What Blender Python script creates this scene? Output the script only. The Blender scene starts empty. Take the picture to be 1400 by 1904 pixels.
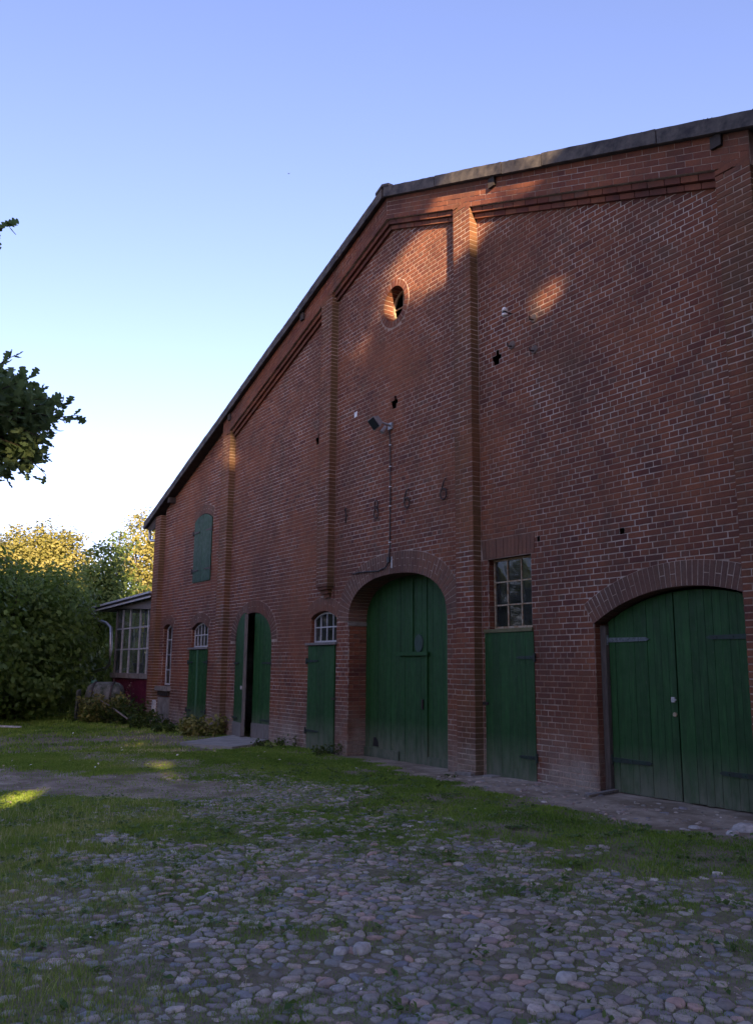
import bpy, math, random
import numpy as np
from mathutils import Vector, Matrix

R = math.radians
rng = np.random.default_rng(7)
random.seed(7)
sc = bpy.context.scene
col = sc.collection

# ------------------------------------------------------------------ camera
W, H = 1400, 1904
F_PX, YAW, PITCH, ROLL = 1600.0, R(33.45), R(10.26), R(0.5)
CAM = np.array([0.0, -8.5, 1.5])
_fh = np.array([-math.cos(YAW), math.sin(YAW), 0]); _up = np.array([0, 0, 1.0]); _rt = np.cross(_fh, _up)
C_F = _fh * math.cos(PITCH) + _up * math.sin(PITCH)
_u = -_fh * math.sin(PITCH) + _up * math.cos(PITCH)
C_R = _rt * math.cos(ROLL) + _u * math.sin(ROLL)
C_U = -_rt * math.sin(ROLL) + _u * math.cos(ROLL)
cam_d = bpy.data.cameras.new('camera'); cam = bpy.data.objects.new('camera', cam_d); col.objects.link(cam)
M = Matrix.Identity(4)
for i in range(3):
    M[i][0], M[i][1], M[i][2], M[i][3] = C_R[i], C_U[i], -C_F[i], CAM[i]
cam.matrix_world = M
cam_d.sensor_fit = 'VERTICAL'; cam_d.sensor_height = 36.0; cam_d.lens = 36.0 * F_PX / H
cam_d.clip_start = 0.05; cam_d.clip_end = 3000
sc.camera = cam

# ------------------------------------------------------------------ light
SUN_AZ = np.array([0.925, -0.38]); SUN_AZ = SUN_AZ / np.linalg.norm(SUN_AZ)
SUN_EL = R(14.0)
SUN = np.array([SUN_AZ[0] * math.cos(SUN_EL), SUN_AZ[1] * math.cos(SUN_EL), math.sin(SUN_EL)])
world = bpy.data.worlds.new('World'); sc.world = world; world.use_nodes = True
wn = world.node_tree; wn.nodes.clear()
sky = wn.nodes.new('ShaderNodeTexSky'); sky.sky_type = 'NISHITA'; sky.sun_disc = False
sky.sun_elevation = SUN_EL; sky.sun_rotation = math.atan2(SUN_AZ[0], SUN_AZ[1])
sky.air_density = 0.85; sky.dust_density = 1.0; sky.ozone_density = 3.0
bg = wn.nodes.new('ShaderNodeBackground'); bg.inputs['Strength'].default_value = 0.13
wo = wn.nodes.new('ShaderNodeOutputWorld')
tint_ = wn.nodes.new('ShaderNodeMix'); tint_.data_type = 'RGBA'; tint_.blend_type = 'MULTIPLY'; tint_.inputs[0].default_value = 1.0
tint_.inputs[7].default_value = (1.22, 0.855, 0.90, 1)      # camera white balance of the photograph
wn.links.new(sky.outputs[0], tint_.inputs[6]); wn.links.new(tint_.outputs[2], bg.inputs[0]); wn.links.new(bg.outputs[0], wo.inputs[0])
sun_d = bpy.data.lights.new('sun', 'SUN'); sun_d.energy = 5.0; sun_d.angle = R(0.5); sun_d.color = (1.0, 0.70, 0.42)
sun_o = bpy.data.objects.new('sun', sun_d); col.objects.link(sun_o)
sun_o.rotation_euler = Vector(SUN).to_track_quat('Z', 'Y').to_euler(); sun_o.location = (20, -20, 30)
sc.view_settings.view_transform = 'Standard'; sc.view_settings.look = 'None'
sc.view_settings.gamma = 1.0; sc.view_settings.use_curve_mapping = False
sc.view_settings.exposure = 1.93
sc.render.engine = 'CYCLES'
sc.cycles.max_bounces = 8; sc.cycles.transparent_max_bounces = 12
sc.cycles.use_denoising = True

# ------------------------------------------------------------------ helpers
def ray(px, py): return C_F * F_PX + C_R * (px - W / 2) - C_U * (py - H / 2)
def facade(px, py, Y=0.0):
    r = ray(px, py); t = (Y - CAM[1]) / r[1]; P = CAM + t * r; return (P[0], P[2])
def on_ground(px, py, z=0.0):
    r = ray(px, py); t = (z - CAM[2]) / r[2]; P = CAM + t * r; return (P[0], P[1])
def at_dist(px, py, d):
    r = ray(px, py); return CAM + r / np.linalg.norm(r) * d
def proj(P):
    d = np.asarray(P, float) - CAM; z = d @ C_F
    return W / 2 + F_PX * (d @ C_R) / z, H / 2 - F_PX * (d @ C_U) / z, z

class MB:
    def __init__(s): s.v = []; s.f = []; s.r = []
    def add(s, vs, fs, rnd=0.0):
        b = len(s.v); s.v.extend(vs); s.f.extend([tuple(i + b for i in f) for f in fs]); s.r.extend([rnd] * len(vs)); return s
    def box(s, x0, x1, y0, y1, z0, z1, rnd=0.0):
        v = [(x0,y0,z0),(x1,y0,z0),(x1,y1,z0),(x0,y1,z0),(x0,y0,z1),(x1,y0,z1),(x1,y1,z1),(x0,y1,z1)]
        return s.add(v, [(0,3,2,1),(4,5,6,7),(0,1,5,4),(1,2,6,5),(2,3,7,6),(3,0,4,7)], rnd)
    def prism(s, poly, y0, y1, rnd=0.0):
        """poly: list of (x, z), extruded along y"""
        n = len(poly); v = [(x, y0, z) for x, z in poly] + [(x, y1, z) for x, z in poly]
        f = [tuple(range(n)), tuple(range(2 * n - 1, n - 1, -1))]
        f += [(i, i + n, (i + 1) % n + n, (i + 1) % n) for i in range(n)]
        return s.add(v, f, rnd)
    def quad(s, a, b, c, d, rnd=0.0): return s.add([a, b, c, d], [(0, 1, 2, 3)], rnd)
    def tube(s, pts, rad, n=8, rnd=0.0, cap=True):
        pts = [np.asarray(p, float) for p in pts]
        if not hasattr(rad, '__len__'): rad = [rad] * len(pts)
        vs = []; fs = []
        up = np.array([0.13, 0.21, 0.97])
        for i, p in enumerate(pts):
            t = pts[min(i + 1, len(pts) - 1)] - pts[max(i - 1, 0)]; t = t / (np.linalg.norm(t) + 1e-9)
            a = np.cross(t, up)
            if np.linalg.norm(a) < 0.1: a = np.cross(t, np.array([1.0, 0, 0]))
            a /= np.linalg.norm(a); b = np.cross(t, a)
            for k in range(n):
                q = 2 * math.pi * k / n
                vs.append(tuple(p + rad[i] * (a * math.cos(q) + b * math.sin(q))))
        for i in range(len(pts) - 1):
            for k in range(n):
                k2 = (k + 1) % n
                fs.append((i * n + k, i * n + k2, (i + 1) * n + k2, (i + 1) * n + k))
        if cap:
            fs.append(tuple(range(n - 1, -1, -1))); fs.append(tuple((len(pts) - 1) * n + k for k in range(n)))
        return s.add(vs, fs, rnd)
    def mesh(s, name, mat, smooth=False):
        me = bpy.data.meshes.new(name); me.from_pydata([tuple(map(float, v)) for v in s.v], [], s.f)
        at = me.attributes.new('rnd', 'FLOAT', 'POINT'); at.data.foreach_set('value', np.asarray(s.r, np.float32))
        if mat: me.materials.append(mat)
        if smooth: me.polygons.foreach_set('use_smooth', [True] * len(me.polygons))
        me.update(); return me
    def build(s, name, mat, parent=None, smooth=False):
        return link(name, s.mesh(name, mat, smooth), parent)

def link(name, me, parent=None, loc=None):
    o = bpy.data.objects.new(name, me); col.objects.link(o)
    o.color = (0, 0, 0, 1)
    if parent: o.parent = parent
    if loc is not None: o.location = loc
    return o
def np_mesh(name, V, Fq, rnd, mat, smooth=False):
    """fast mesh from numpy: V (n,3), Fq (m,k) all faces with k corners"""
    me = bpy.data.meshes.new(name); n, (m, k) = len(V), Fq.shape
    me.vertices.add(n); me.vertices.foreach_set('co', np.ascontiguousarray(V, np.float32).ravel())
    me.loops.add(m * k); me.loops.foreach_set('vertex_index', np.ascontiguousarray(Fq, np.int32).ravel())
    me.polygons.add(m); me.polygons.foreach_set('loop_start', np.arange(0, m * k, k, dtype=np.int32))
    me.polygons.foreach_set('loop_total', np.full(m, k, np.int32))
    if smooth: me.polygons.foreach_set('use_smooth', np.ones(m, bool))
    me.update(calc_edges=True)
    at = me.attributes.new('rnd', 'FLOAT', 'POINT'); at.data.foreach_set('value', np.asarray(rnd, np.float32))
    me.materials.append(mat); return me
def empty(name, loc=(0, 0, 0), label=None, cat=None, group=None, parent=None):
    o = bpy.data.objects.new(name, None); col.objects.link(o); o.location = loc; o.empty_display_size = 0.2
    if parent: o.parent = parent
    return tag(o, label, cat, group)
def tag(o, label=None, cat=None, group=None, kind=None):
    if label: o['label'] = label
    if cat: o['category'] = cat
    if group: o['group'] = group
    if kind: o['kind'] = kind
    return o

# ------------------------------------------------------------------ materials
class NT:
    def __init__(s, name):
        s.m = bpy.data.materials.new(name); s.m.use_nodes = True; s.t = s.m.node_tree; s.t.nodes.clear()
        s.out = s.n('ShaderNodeOutputMaterial'); s.b = s.n('ShaderNodeBsdfPrincipled')
        s.l(s.b.outputs[0], s.out.inputs[0]); s._co = None
    def n(s, t, **k):
        o = s.t.nodes.new(t)
        for a, v in k.items(): setattr(o, a, v)
        return o
    def l(s, a, b): s.t.links.new(a, b)
    def co(s):
        if s._co is None: s._co = s.n('ShaderNodeNewGeometry').outputs['Position']
        return s._co
    def noise(s, scale, detail=4, rough=0.55, vec=None, stretch=None, out='Fac'):
        o = s.n('ShaderNodeTexNoise'); o.inputs['Scale'].default_value = scale
        o.inputs['Detail'].default_value = detail; o.inputs['Roughness'].default_value = rough
        v = vec if vec is not None else s.co()
        if stretch:
            mp = s.n('ShaderNodeMapping'); mp.inputs['Scale'].default_value = stretch; s.l(v, mp.inputs[0]); v = mp.outputs[0]
        s.l(v, o.inputs['Vector']); return o.outputs[out]
    def ramp(s, fac, stops, interp='LINEAR'):
        o = s.n('ShaderNodeValToRGB'); cr = o.color_ramp; cr.interpolation = interp
        while len(cr.elements) < len(stops): cr.elements.new(0.5)
        for e, (p, c) in zip(cr.elements, stops):
            e.position = p; e.color = (c, c, c, 1) if isinstance(c, (int, float)) else (*c, 1)
        s.l(fac, o.inputs[0]); return o.outputs[0]
    def mix(s, fac, a, b, mode='MIX'):
        o = s.n('ShaderNodeMix', data_type='RGBA', blend_type=mode)
        for i, v in ((0, fac), (6, a), (7, b)):
            if isinstance(v, (int, float)): o.inputs[i].default_value = v
            elif isinstance(v, tuple): o.inputs[i].default_value = (*v, 1)
            else: s.l(v, o.inputs[i])
        return o.outputs[2]
    def math(s, op, a, b=0.0):
        o = s.n('ShaderNodeMath', operation=op)
        for i, v in ((0, a), (1, b)):
            if isinstance(v, (int, float)): o.inputs[i].default_value = v
            else: s.l(v, o.inputs[i])
        return o.outputs[0]
    def rnd(s):
        a = s.n('ShaderNodeAttribute', attribute_name='rnd').outputs['Fac']
        oi = s.n('ShaderNodeObjectInfo').outputs['Color']
        sp = s.n('ShaderNodeSeparateColor'); s.l(oi, sp.inputs[0])
        return s.math('ADD', a, sp.outputs[0])
    def bump(s, h, strength=0.3, dist=0.01):
        o = s.n('ShaderNodeBump'); o.inputs['Strength'].default_value = strength; o.inputs['Distance'].default_value = dist
        s.l(h, o.inputs['Height']); s.l(o.outputs[0], s.b.inputs['Normal'])
    def color(s, c):
        if isinstance(c, tuple): s.b.inputs['Base Color'].default_value = (*c, 1)
        else: s.l(c, s.b.inputs['Base Color'])
        return s
    def rough(s, v):
        if isinstance(v, (int, float)): s.b.inputs['Roughness'].default_value = v
        else: s.l(v, s.b.inputs['Roughness'])
        return s
    def spec(s, v): s.b.inputs['Specular IOR Level'].default_value = v; return s

def brick_mat(name, mossy=0.0, arch=False):
    t = NT(name); r = t.rnd()
    r = t.math('ADD', t.math('MULTIPLY', r, 0.62), t.math('MULTIPLY', t.ramp(t.noise(1.9, 4, .6), [(.3, 0), (.7, 1)]), 0.38))
    base = t.ramp(r, [(0.0, (0.085, 0.034, 0.032)), (0.22, (0.145, 0.048, 0.034)), (0.5, (0.205, 0.072, 0.041)),
                      (0.72, (0.25, 0.088, 0.046)), (0.86, (0.14, 0.078, 0.058)), (1.0, (0.30, 0.115, 0.05))])
    if arch: base = t.mix(0.62, base, (0.16, 0.115, 0.09))
    big = t.noise(0.55, 5, 0.6)
    orange = t.ramp(t.noise(0.5, 6, 0.66, stretch=(0.7, 1, 1.3)), [(0.47, 0), (0.62, 1)])
    c = t.mix(t.math('MULTIPLY', orange, 0.6), base, (0.285, 0.104, 0.048))
    dark = t.ramp(big, [(0.35, 1), (0.56, 0)])
    c = t.mix(t.math('MULTIPLY', dark, 0.55), c, (0.085, 0.043, 0.038))
    gm = t.ramp(t.noise(1.3, 5, 0.65), [(0.55, 0), (0.75, 1)])
    c = t.mix(t.math('MULTIPLY', gm, 0.45), c, (0.10, 0.085, 0.055))
    sp = t.n('ShaderNodeSeparateXYZ'); t.l(t.co(), sp.inputs[0])
    low = t.ramp(sp.outputs[2], [(0.0, 1), (0.95, 0)])
    wet = t.math('MULTIPLY', low, t.ramp(t.noise(2.2, 5), [(0.36, 0), (0.6, 0.9)]))
    c = t.mix(wet, c, (0.25, 0.21, 0.175))
    foot = t.math('MULTIPLY', t.ramp(sp.outputs[2], [(0.12, 1), (0.5, 0)]), t.ramp(t.noise(1.4, 5, .7), [(.42, 0), (.58, .9)]))
    c = t.mix(foot, c, (0.36, 0.32, 0.27))
    stk = t.ramp(t.noise(1.9, 5, 0.65, stretch=(1.6, 1.6, 0.14)), [(0.5, 0), (0.72, 1)])
    c = t.mix(t.math('MULTIPLY', stk, 0.5), c, (0.075, 0.05, 0.038))
    if mossy:
        ms = t.ramp(t.noise(2.2, 4, 0.6, stretch=(1, 1, 0.25)), [(0.4, 0), (0.6, 1)])
        c = t.mix(t.math('MULTIPLY', ms, mossy), c, (0.12, 0.085, 0.028))
        gn = t.n('ShaderNodeNewGeometry'); sx = t.n('ShaderNodeSeparateXYZ'); t.l(gn.outputs['Normal'], sx.inputs[0])
        c = t.mix(t.math('MULTIPLY', t.ramp(sx.outputs[0], [(0.3, 0), (0.8, 0.75)]), t.ramp(t.noise(1.2, 4, .6, stretch=(1, 1, .4)), [(.3, .25), (.6, 1)])), c, (0.115, 0.085, 0.038))
    fine = t.noise(45, 4, 0.7)
    c = t.mix(t.math('MULTIPLY', t.ramp(fine, [(0.35, 1), (0.6, 0)]), 0.4), c, (0.06, 0.03, 0.025))
    wh = t.ramp(t.noise(9, 5, 0.7), [(0.66, 0), (0.8, 1)])
    c = t.mix(t.math('MULTIPLY', wh, 0.35), c, (0.34, 0.27, 0.23))
    t.color(c).rough(0.9).spec(0.2); t.bump(t.noise(70, 4, 0.7), 0.5, 0.004)
    return t.m
def mortar_mat():
    t = NT('lime_mortar')
    n = t.noise(1.1, 5, 0.65)
    c = t.ramp(n, [(0.3, (0.25, 0.18, 0.135)), (0.5, (0.46, 0.37, 0.30)), (0.72, (0.64, 0.58, 0.52))])
    c = t.mix(t.math('MULTIPLY', t.ramp(t.noise(0.5, 6, 0.66, stretch=(0.7, 1, 1.3)), [(0.47, 0), (0.62, 1)]), 0.7), c, (0.27, 0.13, 0.075))
    c = t.mix(t.math('MULTIPLY', t.ramp(t.noise(6, 4, 0.7), [(0.4, 1), (0.6, 0)]), 0.45), c, (0.12, 0.085, 0.07))
    t.color(c).rough(0.95).spec(0.1); t.bump(t.noise(60, 4, 0.7), 0.6, 0.006); return t.m
def plain(name, colr, rough=0.7, var=0.35, scale=6, dark=None, metal=0.0, spec=0.4, bump=0.2, stretch=None, userand=False):
    t = NT(name)
    dk = dark or tuple(x * (1 - var) for x in colr)
    c = t.mix(t.ramp(t.noise(scale, 5, 0.65, stretch=stretch), [(0.35, 0), (0.65, 1)]), dk, colr)
    if userand:
        c = t.mix(t.math('MULTIPLY', t.rnd(), 0.45), c, dk)
    t.color(c).rough(rough).spec(spec); t.b.inputs['Metallic'].default_value = metal
    if bump: t.bump(t.noise(scale * 8, 4, 0.7, stretch=stretch), bump, 0.004)
    return t.m
def paint_mat(name, colr, worn=(0.13, 0.14, 0.10), low_fade=True):
    t = NT(name); r = t.rnd()
    c = t.mix(r, colr, tuple(x * 0.7 for x in colr))
    st = t.noise(7, 5, 0.65, stretch=(3.0, 3.0, 0.35))
    c = t.mix(t.math('MULTIPLY', t.ramp(st, [(0.46, 0), (0.68, 1)]), 0.5), c, tuple(x * 1.8 + .004 for x in colr))
    if low_fade:
        sp = t.n('ShaderNodeSeparateXYZ'); t.l(t.co(), sp.inputs[0])
        lf = t.ramp(sp.outputs[2], [(0.0, 1.0), (0.6, 0)])
        c = t.mix(t.math('MULTIPLY', lf, t.ramp(t.noise(5, 5, .65, stretch=(2, 2, .5)), [(.3, .25), (.6, 1)])), c, worn)
    ch = t.ramp(t.noise(26, 5, 0.75, stretch=(2, 2, 0.5)), [(0.63, 0), (0.74, 1)])
    c = t.mix(t.math('MULTIPLY', ch, 0.6), c, worn)
    t.color(c).rough(t.ramp(t.noise(10, 3), [(0.3, 0.55), (0.7, 0.75)])).spec(0.35)
    t.bump(t.noise(40, 4, 0.7, stretch=(4, 4, 0.3)), 0.35, 0.004); return t.m
def leaf_mat(name, a, b, c3, trans=0.42):
    t = NT(name); r = t.rnd()
    c = t.ramp(r, [(0.0, a), (0.5, b), (1.0, c3)])
    c = t.mix(t.math('MULTIPLY', t.ramp(t.noise(0.8, 3), [(0.4, 0), (0.65, 1)]), 0.4), c, a)
    t.color(c).rough(0.55).spec(0.3)
    tr = t.n('ShaderNodeBsdfTranslucent'); t.l(t.mix(0.35, c, (0.25, 0.30, 0.04)), tr.inputs[0])
    mx = t.n('ShaderNodeMixShader'); mx.inputs[0].default_value = trans
    t.l(t.b.outputs[0], mx.inputs[1]); t.l(tr.outputs[0], mx.inputs[2]); t.l(mx.outputs[0], t.out.inputs[0]); return t.m
def glass_mat(name, tint=(0.9, 0.95, 0.95), dirt=0.12):
    t = NT(name)
    tr = t.n('ShaderNodeBsdfTransparent'); tr.inputs[0].default_value = (*tint, 1)
    gl = t.n('ShaderNodeBsdfGlossy'); gl.inputs['Roughness'].default_value = 0.04; gl.inputs[0].default_value = (0.9, 0.95, 1, 1)
    fr = t.n('ShaderNodeFresnel'); fr.inputs[0].default_value = 1.5
    m1 = t.n('ShaderNodeMixShader'); t.l(fr.outputs[0], m1.inputs[0]); t.l(tr.outputs[0], m1.inputs[1]); t.l(gl.outputs[0], m1.inputs[2])
    df = t.n('ShaderNodeBsdfDiffuse'); df.inputs[0].default_value = (0.25, 0.27, 0.26, 1)
    m2 = t.n('ShaderNodeMixShader'); t.l(t.ramp(t.noise(3, 4, 0.7), [(0.35, dirt * 0.4), (0.75, dirt * 1.8)]), m2.inputs[0])
    t.l(m1.outputs[0], m2.inputs[1]); t.l(df.outputs[0], m2.inputs[2]); t.l(m2.outputs[0], t.out.inputs[0]); return t.m

M_BRICK = brick_mat('old_brick'); M_PIL = brick_mat('mossy_brick', mossy=0.28); M_ARCH = brick_mat('arch_brick', arch=True)
M_MORTAR = mortar_mat()
M_GREEN = paint_mat('green_paint', (0.013, 0.062, 0.013))
M_GREEN2 = paint_mat('dull_green_paint', (0.008, 0.042, 0.014))
M_RED = paint_mat('dark_red_paint', (0.085, 0.008, 0.026), worn=(0.06, 0.03, 0.03), low_fade=False)
M_GREYWOOD = plain('weathered_wood', (0.22, 0.20, 0.18), 0.85, 0.5, 9, stretch=(6, 6, 0.6))
M_IRON = plain('rusty_iron', (0.035, 0.032, 0.034), 0.6, 0.4, 14, dark=(0.05, 0.028, 0.02), metal=0.3)
M_IRONG = plain('painted_iron', (0.016, 0.045, 0.034), 0.55, 0.5, 14, dark=(0.02, 0.022, 0.022))
M_WHITEIRON = plain('flaking_white_paint', (0.55, 0.55, 0.54), 0.6, 0.45, 25)
M_PAD = plain('grey_brick_mortar', (0.17, 0.13, 0.11), .9, .4, 14)
M_BAR = plain('grey_glazing_bar', (0.45, 0.46, 0.46), .6, .35, 12)
M_RUSTWHITE = plain('rust_stained_paint', (0.42, 0.38, 0.28), 0.6, 0.5, 22, dark=(0.25, 0.13, 0.05))
M_GLASS = glass_mat('dusty_glass', (0.75, 0.8, 0.85), 0.10); M_CGLASS = glass_mat('clear_glass', (0.92, 0.96, 0.95), 0.2)
M_CONC = plain('old_concrete', (0.27, 0.25, 0.23), 0.9, 0.5, 4, dark=(0.14, 0.125, 0.105), bump=0.4)
M_VERGE = plain('lichen_cement', (0.105, 0.095, 0.085), 0.9, 0.5, 6, dark=(0.03, 0.029, 0.033), bump=0.7)
M_SOFFIT = plain('dark_timber', (0.05, 0.04, 0.035), 0.85, 0.4, 8)
M_ZINC = plain('zinc', (0.42, 0.43, 0.45), 0.42, 0.3, 12, metal=0.85, bump=0.05)
M_WHITE = plain('white_porcelain', (0.78, 0.78, 0.76), 0.25, 0.1, 8, bump=0)
M_BLACK = plain('black_rubber', (0.02, 0.02, 0.022), 0.5, 0.2, 8, bump=0)
M_LAMP = plain('grey_aluminium', (0.34, 0.35, 0.36), 0.45, 0.25, 20, metal=0.4)
M_LAMPGLASS = plain('lamp_glass', (0.03, 0.035, 0.045), 0.12, 0.2, 8, bump=0, spec=0.6)
M_BARK = plain('bark', (0.085, 0.065, 0.05), 0.95, 0.5, 9, stretch=(3, 3, 0.6), bump=0.6)
M_LEAF_OAK = leaf_mat('oak_leaf', (0.085, 0.14, 0.065), (0.13, 0.205, 0.09), (0.20, 0.28, 0.12), .5)
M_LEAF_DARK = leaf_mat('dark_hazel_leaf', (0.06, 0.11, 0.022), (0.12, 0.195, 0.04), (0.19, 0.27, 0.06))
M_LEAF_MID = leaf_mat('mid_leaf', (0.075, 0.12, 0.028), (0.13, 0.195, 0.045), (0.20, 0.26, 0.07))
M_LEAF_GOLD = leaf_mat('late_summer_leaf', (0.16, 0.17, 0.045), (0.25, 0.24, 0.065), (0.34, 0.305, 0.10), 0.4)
M_WEED = leaf_mat('weed_leaf', (0.03, 0.06, 0.014), (0.06, 0.10, 0.02), (0.12, 0.11, 0.03))

def grass_mat():
    t = NT('grass_blade'); r = t.rnd()
    c = t.ramp(r, [(0.0, (0.085, 0.145, 0.022)), (0.45, (0.17, 0.25, 0.038)), (0.75, (0.26, 0.30, 0.065)), (0.9, (0.36, 0.31, 0.13)), (1.0, (0.50, 0.43, 0.26))])
    c = t.mix(1.0, c, (1.15, 1.24, 1.1), 'MULTIPLY')
    t.color(c).rough(0.6).spec(0.25)
    tr = t.n('ShaderNodeBsdfTranslucent'); t.l(c, tr.inputs[0]); mx = t.n('ShaderNodeMixShader'); mx.inputs[0].default_value = 0.3
    t.l(t.b.outputs[0], mx.inputs[1]); t.l(tr.outputs[0], mx.inputs[2]); t.l(mx.outputs[0], t.out.inputs[0]); return t.m
def stone_mat():
    t = NT('field_stone'); r = t.rnd()
    c = t.ramp(r, [(0.0, (0.14, 0.118, 0.095)), (0.18, (0.31, 0.265, 0.205)), (0.34, (0.215, 0.19, 0.165)), (0.5, (0.39, 0.32, 0.245)),
                   (0.64, (0.275, 0.195, 0.16)), (0.78, (0.16, 0.165, 0.18)), (0.88, (0.43, 0.37, 0.285)), (0.95, (0.39, 0.23, 0.17)), (1.0, (0.55, 0.50, 0.41))])
    c = t.mix(t.math('MULTIPLY', t.ramp(t.noise(38, 5, 0.7), [(0.35, 1), (0.6, 0)]), 0.5), c, (0.10, 0.09, 0.08))
    c = t.mix(t.math('MULTIPLY', t.ramp(t.noise(16, 4, 0.7), [(0.6, 0), (0.72, 1)]), 0.35), c, (0.30, 0.29, 0.27))
    c = t.mix(t.math('MULTIPLY', t.ramp(t.noise(1.6, 4, 0.6), [(0.5, 0), (0.68, 1)]), 0.35), c, (0.10, 0.11, 0.05))
    c = t.mix(1.0, c, (1.2, 1.19, 1.24), 'MULTIPLY')
    t.color(c).rough(0.62).spec(0.35); t.bump(t.noise(60, 4, 0.7), 0.5, 0.006); return t.m
def soil_mat():
    t = NT('yard_soil')
    c = t.ramp(t.noise(0.9, 6, 0.65), [(0.3, (0.13, 0.13, 0.06)), (0.48, (0.18, 0.15, 0.10)), (0.62, (0.24, 0.195, 0.15)), (0.8, (0.14, 0.145, 0.065))])
    c = t.mix(t.ramp(t.noise(14, 5, 0.7), [(0.3, 0.6), (0.6, 0)]), c, (0.07, 0.058, 0.042))
    c = t.mix(t.math('MULTIPLY', t.ramp(t.noise(55, 4, 0.75), [(0.6, 0), (0.72, 1)]), 0.6), c, (0.17, 0.15, 0.13))
    # bare trampled earth by the drive and under the gates
    at = t.n('ShaderNodeAttribute', attribute_name='bare').outputs['Fac']
    dirt = t.ramp(t.noise(5, 6, 0.7), [(0.3, (0.21, 0.165, 0.12)), (0.55, (0.32, 0.262, 0.20)), (0.75, (0.42, 0.36, 0.285))])
    dirt = t.mix(t.ramp(t.noise(1.7, 5, .65), [(.42, 0), (.6, .85)]), dirt, (0.15, 0.115, 0.078))
    c = t.mix(at, c, dirt)
    c = t.mix(1.0, c, (1.18, 1.18, 1.18), 'MULTIPLY')
    t.color(c).rough(0.95).spec(0.15); t.bump(t.noise(28, 6, 0.75), 0.9, 0.02); return t.m
M_GRASS = grass_mat(); M_STONE = stone_mat(); M_SOIL = soil_mat()

# ------------------------------------------------------------------ ground
def sstep(a, b, x): t = np.clip((np.asarray(x, float) - a) / (b - a), 0, 1); return t * t * (3 - 2 * t)
_ph = rng.uniform(0, 6.28, 24); _kx = rng.normal(0, 1, 24); _ky = rng.normal(0, 1, 24)
def vnoise(x, y, f, o=0):
    """cheap smooth noise, about -1..1"""
    x = np.asarray(x, float); y = np.asarray(y, float); v = 0
    for i in range(8):
        k = (i + o) % 24; q = 1 + 0.35 * i
        v = v + np.sin(f * q * (_kx[k] * x + _ky[k] * y) + _ph[k] + 3.1 * o)
    return v / 3.2
def gz(x, y):
    x = np.asarray(x, float); y = np.asarray(y, float)
    z = -0.085 * sstep(9.0, 11.5, -x) + 0.018 * vnoise(x, y, 0.8) * sstep(0.2, 2.0, -y)
    return z + 0.12 * sstep(-22, -25, x) * 0 - 0.03 * sstep(0.5, 3.0, -y) * sstep(0, 8, -x) * 0.5
def strip_bottom(x): return np.interp(-np.asarray(x, float), [3, 4, 5, 6, 7, 8, 10, 12, 13.5, 15], [-2.1, -2.4, -2.75, -3.0, -2.85, -2.55, -2.2, -2.1, -2.5, -2.9])
def strip_top(x): return np.interp(-np.asarray(x, float), [3, 4.8, 5.3, 6.6, 8.7, 11.0, 12.0, 14, 15], [-0.8, -1.1, -1.35, -1.35, -1.1, -0.65, -0.4, -0.1, 0.2])
def ell(x, y, cx, cy, a, b, rot=0.0):
    x = np.asarray(x, float) - cx; y = np.asarray(y, float) - cy; c_, s_ = math.cos(rot), math.sin(rot)
    u = x * c_ + y * s_; v = -x * s_ + y * c_; return np.sqrt((u / a) ** 2 + (v / b) ** 2)
def poly_in(poly, x, y):
    ins = np.zeros(len(x), bool); n = len(poly)
    for i in range(n):
        (xa, ya), (xb, yb) = poly[i], poly[(i + 1) % n]
        c = ((ya > y) != (yb > y)) & (x < (xb - xa) * (y - ya) / (yb - ya + 1e-12) + xa); ins ^= c
    return ins
SLAB = [on_ground(a, b, -.07) for a, b in ((335, 1384), (380, 1389), (432, 1393), (470, 1388), (483, 1383))] + [(-17.0, -.03), (-18.6, -.03)]
def bare(x, y):
    d1 = 1 - sstep(0.65, 1.15, ell(x, y, -12.3, -5.0, 3.0, 1.15, 0.5) + 0.22 * vnoise(x, y, 1.7, 3))
    d2 = 1 - sstep(0.6, 1.1, ell(x, y, -15.0, -3.3, 2.6, 0.8, 0.45) + 0.25 * vnoise(x, y, 1.9, 5))
    d3 = sstep(-0.12, 0.12, np.asarray(y, float) - strip_top(x) + 0.12 * vnoise(x, y, 3.0, 2)) * sstep(-14.5, -11.5, x)
    d4 = 1 - sstep(0.5, 1.1, ell(x, y, -14.0, -6.6, 2.6, 0.6, 0.55) + 0.25 * vnoise(x, y, 1.9, 7))
    d5 = poly_in(SLAB, np.asarray(x, float).ravel(), np.asarray(y, float).ravel()).reshape(np.shape(x))
    return np.clip(d5 * 1.0 + d1 * 0.9 + d2 * 0.55 + d3 + d4 * 0.5, 0, 1)

gx = np.concatenate([np.linspace(-600, -60, 10)[:-1], np.linspace(-60, -30, 31)[:-1], np.linspace(-30, 3, 221)[:-1], np.linspace(3, 60, 24)[:-1], np.linspace(60, 600, 8)])
gy = np.concatenate([np.linspace(-600, -40, 8)[:-1], np.linspace(-40, -12, 19)[:-1], np.linspace(-12, 2.5, 98)[:-1], np.linspace(2.5, 60, 24)[:-1], np.linspace(60, 600, 8)])
GX, GY = np.meshgrid(gx, gy); GZ = gz(GX, GY) + 0.006 * vnoise(GX, GY, 6.0, 9)
V = np.stack([GX, GY, GZ], -1).reshape(-1, 3); nx, ny = len(gx), len(gy)
I = (np.arange(ny - 1)[:, None] * nx + np.arange(nx - 1)[None, :]).ravel()
Fq = np.stack([I, I + 1, I + nx + 1, I + nx], -1)
me = np_mesh('ground', V, Fq, np.zeros(len(V)), M_SOIL, True)
at = me.attributes.new('bare', 'FLOAT', 'POINT'); at.data.foreach_set('value', bare(V[:, 0], V[:, 1]).astype(np.float32))
ground = tag(link('ground', me), kind='structure')

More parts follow.
